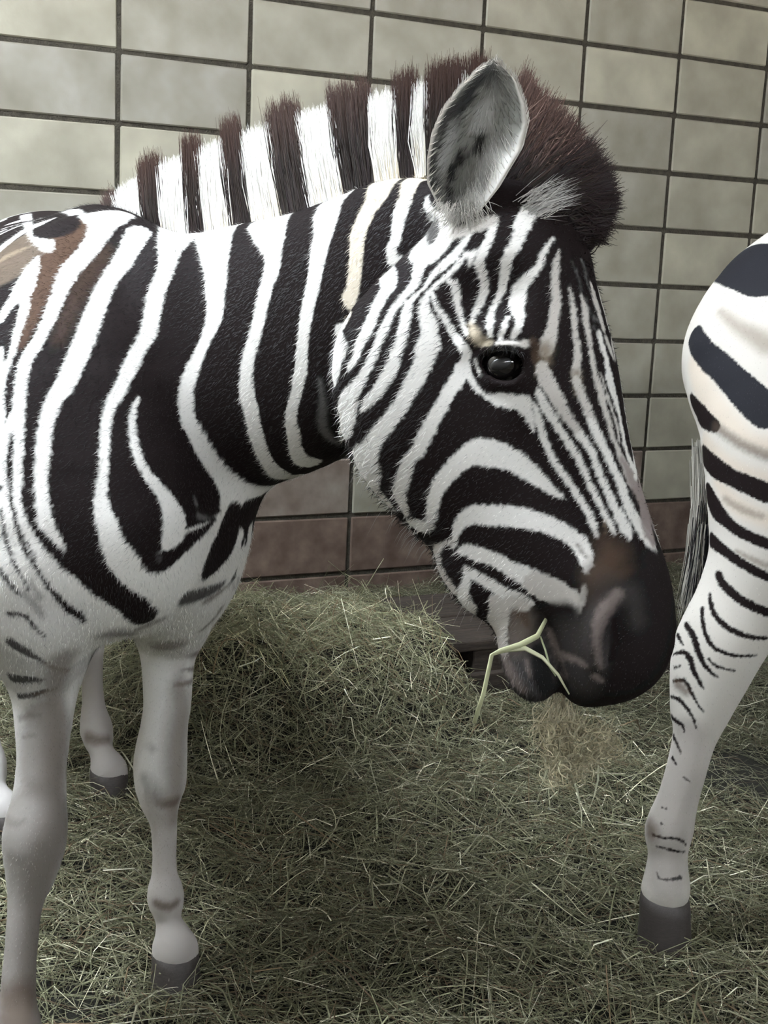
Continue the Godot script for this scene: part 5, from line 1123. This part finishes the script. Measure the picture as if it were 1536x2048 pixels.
# ---------------------------------------------------------------- what it is eating
func mouthful() -> void:
	var green := StandardMaterial3D.new()
	green.vertex_color_use_as_albedo = true
	green.roughness = 0.45
	var s := thing("hay_stalk", "long pale green bent hay stalk held in the zebra's mouth", "hay stalk", Vector3(0.690,0.760,2.824))
	part("stem", tube([Vector3(0.755,0.791,2.822), Vector3(0.737,0.778,2.835), Vector3(0.716,0.770,2.835), Vector3(0.696,0.764,2.830), Vector3(0.687,0.760,2.828), Vector3(0.679,0.720,2.830), Vector3(0.670,0.688,2.830)], [0.0026, 0.0034, 0.0036, 0.0030, 0.0029, 0.0031, 0.0031], 8, 0.55, Color(0.44, 0.45, 0.27)), green, s)
	part("leaf_blade", tube([Vector3(0.696,0.764,2.829), Vector3(0.721,0.767,2.838), Vector3(0.738,0.758,2.846), Vector3(0.754,0.740,2.854), Vector3(0.766,0.719,2.860)], [0.0026, 0.0027, 0.0024, 0.002, 0.001], 6, 0.25, Color(0.50, 0.50, 0.32)), green, s)
	part("leaf_blade", tube([Vector3(0.742,0.777,2.833), Vector3(0.745,0.764,2.840), Vector3(0.749,0.746,2.845), Vector3(0.754,0.737,2.850)], [0.0014, 0.0018, 0.0016, 0.0008], 6, 0.25, Color(0.42, 0.46, 0.28)), green, s)
	var h := Hairs.new()
	var c := Vector3(0.801,0.649,2.824)
	var ex := Vector3(0.899,0.049,0.436)
	var ey := Vector3(0.041,0.980,-0.196)
	var ez := Vector3(-0.437,0.194,0.878)
	for i in 900:
		var an := rng.randf() * TAU
		var rad := sqrt(rng.randf()) * (1.0 + 0.3 * sin(an * 3.0 + 1.0))
		var p := c + ex * (cos(an) * rad * 0.040) + ey * (sin(an) * rad * 0.034 - 0.006) + ez * rng.randfn(0, 0.014)
		var d := Vector3(rng.randfn(0, 1), rng.randfn(0, 1), rng.randfn(0, 0.6)).normalized()
		var curl := Vector3(rng.randfn(0, 1), rng.randfn(0, 1), rng.randfn(0, 1)).normalized()
		var pts: Array[Vector3] = []
		var step := rng.randf_range(0.002, 0.0065)
		for k in 7:
			pts.append(p)
			p += d * step
			d = (d + curl.cross(d) * 0.5 + Vector3(rng.randfn(0, 0.3), rng.randfn(0, 0.3), rng.randfn(0, 0.3))).normalized()
		var col := Color(0.46, 0.40, 0.26).lerp(Color(0.30, 0.28, 0.19), rng.randf()) * rng.randf_range(0.6, 1.3)
		h.strand(pts, rng.randf_range(0.0003, 0.0008) * (2.0 if rng.randf() < 0.06 else 1.0), ez, col, col, col)
	for i in 46:
		var a := c + ex * rng.randfn(-0.014, 0.008) + ey * rng.randf_range(0.040, 0.058) + ez * rng.randfn(0, 0.005)
		var b := c + ex * rng.randfn(-0.020, 0.018) + ey * rng.randf_range(-0.03, 0.02) + ez * rng.randfn(0.004, 0.010)
		var pts: Array[Vector3] = [a, a.lerp(b, 0.3) + ex * rng.randfn(0, 0.005), a.lerp(b, 0.7) + ex * rng.randfn(0, 0.007), b]
		var col := Color(0.52, 0.46, 0.32) * rng.randf_range(0.6, 1.3)
		h.strand(pts, rng.randf_range(0.0003, 0.0008), ez, col, col, col)
	for q: Array in [[-0.004, -0.03, 0.01, -0.095], [0.028, -0.02, 0.018, -0.075], [-0.03, -0.02, -0.036, -0.05]]:
		var a: Vector3 = c + ex * q[0] + ey * q[1]
		var b: Vector3 = c + ex * q[2] + ey * q[3]
		var pts: Array[Vector3] = [a, a.lerp(b, 0.4) + ex * 0.004, a.lerp(b, 0.75) + ex * 0.003, b]
		h.strand(pts, 0.0012, ez, Color(0.5, 0.5, 0.36), Color(0.5, 0.5, 0.36), Color(0.5, 0.5, 0.36))
	var w := part("hay_wisp", h.mesh(), hair_mat(0.6), self, "stuff")
	w.set_meta("label", "tangled golden wisp of fine hay hanging below the zebra's lips")
	w.set_meta("category", "hay")

# ---------------------------------------------------------------- flesh: tapered, flattened capsules along smooth chains, joined by a smooth minimum
class Flesh:
	var A := PackedVector3Array()
	var D := PackedVector3Array()
	var N := PackedVector3Array()
	var DN := PackedVector3Array()
	var IL := PackedFloat32Array()
	var R := PackedFloat32Array()
	var DR := PackedFloat32Array()
	var S := PackedFloat32Array()
	var DS := PackedFloat32Array()
	var CI := PackedInt32Array()
	var K := PackedFloat32Array()      # one per chain: how softly it joins
	var NEG := PackedByteArray()       # one per chain: carves instead of adding
	var TAG := PackedInt32Array()      # one per chain: what the coat is like there
	# surface
	var V := PackedVector3Array()
	var NV := PackedVector3Array()
	var VT := PackedInt32Array()
	var T := PackedInt32Array()

	# nodes: x y z radius flatness, across: the direction that is flattened, one per node or one for all
	func chain(tag: int, k: float, sub: int, nodes: Array, across: Array, carve := false) -> void:
		var c := K.size()
		K.append(k)
		NEG.append(1 if carve else 0)
		TAG.append(tag)
		var n := nodes.size() / 5
		var p: Array[Vector3] = []
		var rs: Array[Vector2] = []
		var ac: Array[Vector3] = []
		for i in n:
			p.append(Vector3(nodes[i * 5], nodes[i * 5 + 1], nodes[i * 5 + 2]))
			rs.append(Vector2(nodes[i * 5 + 3], nodes[i * 5 + 4]))
			ac.append(across[mini(i, across.size() - 1)])
		var last := Vector3.ZERO
		var lrs := Vector2.ZERO
		var lac := Vector3.ZERO
		for i in n - 1:
			var i0 := maxi(i - 1, 0)
			var i3 := mini(i + 2, n - 1)
			for j in sub + (1 if i == n - 2 else 0):
				var t := float(j) / sub
				var q := p[i].cubic_interpolate(p[i + 1], p[i0], p[i3], t)
				var g := rs[i].cubic_interpolate(rs[i + 1], rs[i0], rs[i3], t)
				var tangent := p[i].cubic_interpolate(p[i + 1], p[i0], p[i3], minf(t + 0.05, 1.0)) - p[i].cubic_interpolate(p[i + 1], p[i0], p[i3], minf(t, 0.95))
				tangent = tangent.normalized()
				var a := ac[i].lerp(ac[i + 1], t)
				a = (a - tangent * a.dot(tangent)).normalized()
				if i > 0 or j > 0:
					var d := q - last
					if d.length() > 1e-5:
						A.append(last)
						D.append(d)
						IL.append(1.0 / d.length_squared())
						R.append(lrs.x)
						DR.append(g.x - lrs.x)
						S.append(lrs.y)
						DS.append(g.y - lrs.y)
						N.append(lac)
						DN.append(a - lac)
						CI.append(c)
				last = q
				lrs = g
				lac = a

	func one(i: int, p: Vector3) -> float:
		var w := p - A[i]
		var t := clampf(w.dot(D[i]) * IL[i], 0.0, 1.0)
		var q := w - D[i] * t
		var s := S[i] + DS[i] * t
		var l := q.dot(N[i] + DN[i] * t)
		var u := l / s
		var k0 := sqrt(maxf(q.length_squared() + u * u - l * l, 1e-12))
		var v := u / s
		return (k0 - R[i] - DR[i] * t) * k0 / sqrt(maxf(q.length_squared() + v * v - l * l, 1e-12))

	func field(p: Vector3, list: PackedInt32Array) -> float:
		var d := 1e3
		var cd := 1e3
		var cc := -1
		var k := 0.0
		var h := 0.0
		for i in list:
			if CI[i] != cc:
				if cc >= 0:
					k = K[cc]
					if NEG[cc]:
						h = maxf(k - absf(d + cd), 0.0)
						d = maxf(d, -cd) + h * h / k * 0.25
					else:
						h = maxf(k - absf(d - cd), 0.0)
						d = minf(d, cd) - h * h / k * 0.25
				cc = CI[i]
				cd = 1e3
			var w := p - A[i]
			var t := clampf(w.dot(D[i]) * IL[i], 0.0, 1.0)
			var q := w - D[i] * t
			var s := S[i] + DS[i] * t
			var l := q.dot(N[i] + DN[i] * t)
			var u := l / s
			var qq := q.length_squared() - l * l
			var k0 := qq + u * u
			u /= s
			k0 = sqrt(k0 + 1e-12)
			cd = minf(cd, (k0 - R[i] - DR[i] * t) * k0 / sqrt(qq + u * u + 1e-12))
		if cc >= 0:
			k = K[cc]
			if NEG[cc]:
				h = maxf(k - absf(d + cd), 0.0)
				d = maxf(d, -cd) + h * h / k * 0.25
			else:
				h = maxf(k - absf(d - cd), 0.0)
				d = minf(d, cd) - h * h / k * 0.25
		return d

	# surface nets on the cells near the surface; only cells whose lower corner lies in the region (inside: within ball, or outside of it)
	func mesh(cell: float, ball := Vector3.ZERO, ball_r := 0.0, inside := true) -> void:
		var bs := cell * 4.0
		var hd := bs * 0.87
		var blocks := {}
		for i in A.size():
			var r := maxf(R[i], R[i] + DR[i]) * 1.05 + hd + 0.09
			var a := A[i]
			var b := a + D[i]
			var lo := a.min(b) - Vector3(r, r, r)
			var hi := a.max(b) + Vector3(r, r, r)
			for bx in range(floori(lo.x / bs), floori(hi.x / bs) + 1):
				for by in range(floori(lo.y / bs), floori(hi.y / bs) + 1):
					for bz in range(floori(lo.z / bs), floori(hi.z / bs) + 1):
						var key := Vector3i(bx, by, bz)
						var c := (Vector3(key) + Vector3(0.5, 0.5, 0.5)) * bs
						if ball_r > 0.0:
							var far := c.distance_to(ball)
							if (inside and far > ball_r + hd) or (not inside and far < ball_r - hd - cell * 5.0):
								continue
						var w := c - a
						var t := clampf(w.dot(D[i]) * IL[i], 0.0, 1.0)
						if (w - D[i] * t).length() > r:
							continue
						if not blocks.has(key):
							blocks[key] = PackedInt32Array()
						blocks[key].append(i)
		var cells := {}
		var val := PackedFloat32Array()
		val.resize(125)
		var first := V.size()
		var off: Array[int] = [0, 1, 5, 6, 25, 26, 30, 31]
		for key: Vector3i in blocks:
			var list: PackedInt32Array = blocks[key]
			var base := Vector3(key) * bs
			var c := base + Vector3(0.5, 0.5, 0.5) * bs
			var best := 1e3
			var ds := PackedFloat32Array()
			for i in list:
				var d := one(i, c)
				ds.append(d)
				if not NEG[CI[i]]:
					best = minf(best, d)
			if best > hd * 1.5 + 0.07:
				continue
			var keep := PackedInt32Array()
			for m in list.size():
				if ds[m] < (hd * 1.5 + 0.03 if NEG[CI[list[m]]] else best + hd * 3.4 + 0.08):
					keep.append(list[m])
			var fc := field(c, keep)
			if fc > hd * 1.8 or fc < -hd * 2.2:
				continue
			var n := 0
			var pos := false
			var neg := false
			for z in 5:
				for y in 5:
					for x in 5:
						var f := field(base + Vector3(x, y, z) * cell, keep)
						val[n] = f
						n += 1
						if f < 0.0:
							neg = true
						else:
							pos = true
			if not (neg and pos):
				continue
			for z in 4:
				for y in 4:
					for x in 4:
						var o := x + y * 5 + z * 25
						var mask := 0
						for m in 8:
							if val[o + off[m]] < 0.0:
								mask |= 1 << m
						if mask == 0 or mask == 255:
							continue
						var sum := Vector3.ZERO
						var cnt := 0
						for e in 12:
							var axis := e / 4
							var m0: int = [0, 2, 4, 6, 0, 1, 4, 5, 0, 1, 2, 3][e]
							var m1: int = m0 + [1, 2, 4][axis]
							if ((mask >> m0) & 1) == ((mask >> m1) & 1):
								continue
							var f0 := val[o + off[m0]]
							var f1 := val[o + off[m1]]
							var t := f0 / (f0 - f1)
							var q := Vector3(m0 & 1, (m0 >> 1) & 1, m0 >> 2)
							q[axis] += t
							sum += q
							cnt += 1
						var p := base + (Vector3(x, y, z) + sum / cnt) * cell
						var e1 := cell * 0.35
						var fx := field(p + Vector3(e1, 0, 0), keep) - field(p - Vector3(e1, 0, 0), keep)
						var fy := field(p + Vector3(0, e1, 0), keep) - field(p - Vector3(0, e1, 0), keep)
						var fz := field(p + Vector3(0, 0, e1), keep) - field(p - Vector3(0, 0, e1), keep)
						var bt := 0
						var bd := 1e3
						for i in keep:
							if not NEG[CI[i]]:
								var d := one(i, p)
								if d < bd:
									bd = d
									bt = TAG[CI[i]]
						var ck := key * 4 + Vector3i(x, y, z)
						cells[ck] = (V.size() << 8) | mask
						V.append(p)
						NV.append(Vector3(fx, fy, fz).normalized())
						VT.append(bt)
		for ck: Vector3i in cells:
			var cv: int = cells[ck]
			var mask := cv & 255
			var s0 := mask & 1
			var v0 := cv >> 8
			if ball_r > 0.0:
				var far := V[v0].distance_to(ball)
				if (inside and far > ball_r) or (not inside and far < ball_r - cell * 1.5):
					continue
			for axis in 3:
				var s1: int = (mask >> [1, 2, 4][axis]) & 1
				if s0 == s1:
					continue
				var u := Vector3i.ZERO
				var w := Vector3i.ZERO
				u[(axis + 1) % 3] = -1
				w[(axis + 2) % 3] = -1
				var c1: int = cells.get(ck + u, -1)
				var c2: int = cells.get(ck + u + w, -1)
				var c3: int = cells.get(ck + w, -1)
				if c1 < 0 or c2 < 0 or c3 < 0:
					continue
				c1 >>= 8
				c2 >>= 8
				c3 >>= 8
				if s0:
					T.append_array([v0, c2, c1, v0, c3, c2])
				else:
					T.append_array([v0, c1, c2, v0, c2, c3])

	# evens out the small steps between the capsules, then takes the normals from the faces
	func relax(times: int) -> void:
		var n := V.size()
		for pass_ in times * 2:
			var sum := PackedVector3Array()
			var cnt := PackedInt32Array()
			sum.resize(n)
			cnt.resize(n)
			for i in range(0, T.size(), 3):
				var a := T[i]
				var b := T[i + 1]
				var c := T[i + 2]
				sum[a] += V[b] + V[c]
				sum[b] += V[c] + V[a]
				sum[c] += V[a] + V[b]
				cnt[a] += 2
				cnt[b] += 2
				cnt[c] += 2
			var f := 0.6 if pass_ % 2 == 0 else -0.62
			for i in n:
				if cnt[i] > 6:
					V[i] += (sum[i] / cnt[i] - V[i]) * f
		NV.fill(Vector3.ZERO)
		for i in range(0, T.size(), 3):
			var a := T[i]
			var b := T[i + 1]
			var c := T[i + 2]
			var g := (V[c] - V[a]).cross(V[b] - V[a])
			NV[a] += g
			NV[b] += g
			NV[c] += g
		for i in n:
			NV[i] = NV[i].normalized()

	# ------------------------------------------------------------ the coat: strokes of colour that lie on the hide
	var SC := PackedColorArray()
	var SP: Array[PackedVector3Array] = []
	var SH: Array[PackedFloat32Array] = []
	var COL := PackedColorArray()
	var NEAR := PackedFloat32Array()
	var bases: Array[Color] = []

	func stroke(col: Color, n: Array) -> void:
		var c := n.size() / 4
		var pts := PackedVector3Array()
		var hw := PackedFloat32Array()
		for i in c:
			var p: Array[Vector3] = []
			var h: Array[float] = []
			for m: int in [maxi(i - 1, 0), i, mini(i + 1, c - 1), mini(i + 2, c - 1)]:
				p.append(Vector3(n[m * 4], n[m * 4 + 1], n[m * 4 + 2]))
				h.append(n[m * 4 + 3])
			var steps := 1 if i == c - 1 else maxi(1, ceili(p[1].distance_to(p[2]) / 0.012))
			for s in steps:
				var t := float(s) / steps
				pts.append(p[1].cubic_interpolate(p[2], p[0], p[3], t))
				hw.append(lerpf(h[1], h[2], t))
		SC.append(col)
		SP.append(pts)
		SH.append(hw)

	# a band right round the trunk
	func hoop(col: Color, c: Vector3, across: Vector3, r: float, w: float, half: float, lean: Vector3, from_deg: float, to_deg: float) -> void:
		var n: Array = []
		for i in 25:
			var t := deg_to_rad(lerpf(from_deg, to_deg, i / 24.0))
			var p := c + Vector3.UP * cos(t) * r + across * sin(t) * r * w + lean * (0.5 - 0.5 * cos(t)) + lean.normalized() * 0.012 * sin(t * 5.0 + c.x * 40.0 + c.z * 30.0)
			n.append_array([p.x, p.y, p.z, half * (0.75 + 0.35 * absf(sin(t)))])
		stroke(col, n)

	# the same marks on the other flank
	func mirror_strokes(chains: Array, upto: int) -> void:
		for k in upto:
			var pts := PackedVector3Array()
			for p in SP[k]:
				var bd := 1e3
				var r := p
				for i in A.size():
					if CI[i] in chains:
						var t := clampf((p - A[i]).dot(D[i]) * IL[i], 0.0, 1.0)
						var a := A[i] + D[i] * t
						var d := a.distance_to(p)
						if d < bd:
							bd = d
							var nn := (N[i] + DN[i] * t).normalized()
							r = p - nn * (2.0 * (p - a).dot(nn))
				pts.append(r)
			SC.append(SC[k])
			SP.append(pts)
			SH.append(SH[k])

	func paint(from: int, deep: float) -> void:
		var n := V.size()
		COL.resize(n)
		NEAR.resize(n)
		var rough := FastNoiseLite.new()
		rough.seed = 5
		rough.frequency = 160.0
		var jit := PackedFloat32Array()
		jit.resize(n)
		var cells := {}
		for v in range(from, n):
			COL[v] = bases[VT[v]]
			NEAR[v] = 1.0
			jit[v] = rough.get_noise_3dv(V[v]) * 0.0028
			var key := Vector3i((V[v] * 40.0).floor())
			if not cells.has(key):
				cells[key] = PackedInt32Array()
			cells[key].append(v)
		for k in SC.size():
			var pts := SP[k]
			var hw := SH[k]
			var best := {}
			for i in maxi(pts.size() - 1, 1):
				var a := pts[i]
				var d := pts[mini(i + 1, pts.size() - 1)] - a
				var il := 1.0 / maxf(d.length_squared(), 1e-9)
				var h0 := hw[i]
				var dh := hw[mini(i + 1, hw.size() - 1)] - h0
				var r := maxf(h0, h0 + dh) + 0.006
				var lo := Vector3i(((a.min(a + d) - Vector3(r, r, r)) * 40.0).floor())
				var hi := Vector3i(((a.max(a + d) + Vector3(r, r, r)) * 40.0).floor())
				for cx in range(lo.x, hi.x + 1):
					for cy in range(lo.y, hi.y + 1):
						for cz in range(lo.z, hi.z + 1):
							var key := Vector3i(cx, cy, cz)
							if not cells.has(key):
								continue
							for v: int in cells[key]:
								var w := V[v] - a
								var t := clampf(w.dot(d) * il, 0.0, 1.0)
								var q := w - d * t
								var g := q.dot(NV[v])
								if absf(g) > deep:
									continue
								var sd := sqrt(maxf(q.length_squared() - g * g * 0.9, 0.0)) - h0 - dh * t
								if sd < 0.006 and sd < best.get(v, 1.0):
									best[v] = sd
			var col := SC[k]
			var mean := 0.0
			for x in hw:
				mean += x / hw.size()
			var soft := 0.0022 if col.a > 0.9 else (clampf(mean * 0.45, 0.002, 0.008) if col.a > 0.72 else clampf(mean * 1.0, 0.004, 0.018))
			for v: int in best:
				var sd: float = best[v]
				var f := 1.0 - smoothstep(-soft, soft * 0.6, sd + jit[v])
				if col.a < 0.9:
					f *= col.a * 1.1
				COL[v] = COL[v].lerp(col, f)
				NEAR[v] = minf(NEAR[v], absf(sd))
		for v in range(from, n):
			COL[v].a = 1.0

	# smaller triangles where the colour changes
	func refine(band: float, deep: float) -> void:
		var from := V.size()
		var mids := {}
		var old := T
		T = PackedInt32Array()
		for i in range(0, old.size(), 3):
			var a := old[i]
			var b := old[i + 1]
			var c := old[i + 2]
			if minf(NEAR[a], minf(NEAR[b], NEAR[c])) > band:
				T.append_array([a, b, c])
				continue
			var m: Array[int] = []
			for e: Vector2i in [Vector2i(a, b), Vector2i(b, c), Vector2i(c, a)]:
				var key := Vector2i(mini(e.x, e.y), maxi(e.x, e.y))
				if not mids.has(key):
					mids[key] = V.size()
					V.append((V[e.x] + V[e.y]) * 0.5)
					NV.append((NV[e.x] + NV[e.y]).normalized())
					VT.append(VT[e.x])
				m.append(mids[key])
			T.append_array([a, m[0], m[2], m[0], b, m[1], m[2], m[1], c, m[0], m[1], m[2]])
		paint(from, deep)

	func surface() -> ArrayMesh:
		var arr := []
		arr.resize(Mesh.ARRAY_MAX)
		arr[Mesh.ARRAY_VERTEX] = V
		arr[Mesh.ARRAY_NORMAL] = NV
		arr[Mesh.ARRAY_COLOR] = COL
		arr[Mesh.ARRAY_INDEX] = T
		var m := ArrayMesh.new()
		m.add_surface_from_arrays(Mesh.PRIMITIVE_TRIANGLES, arr)
		return m
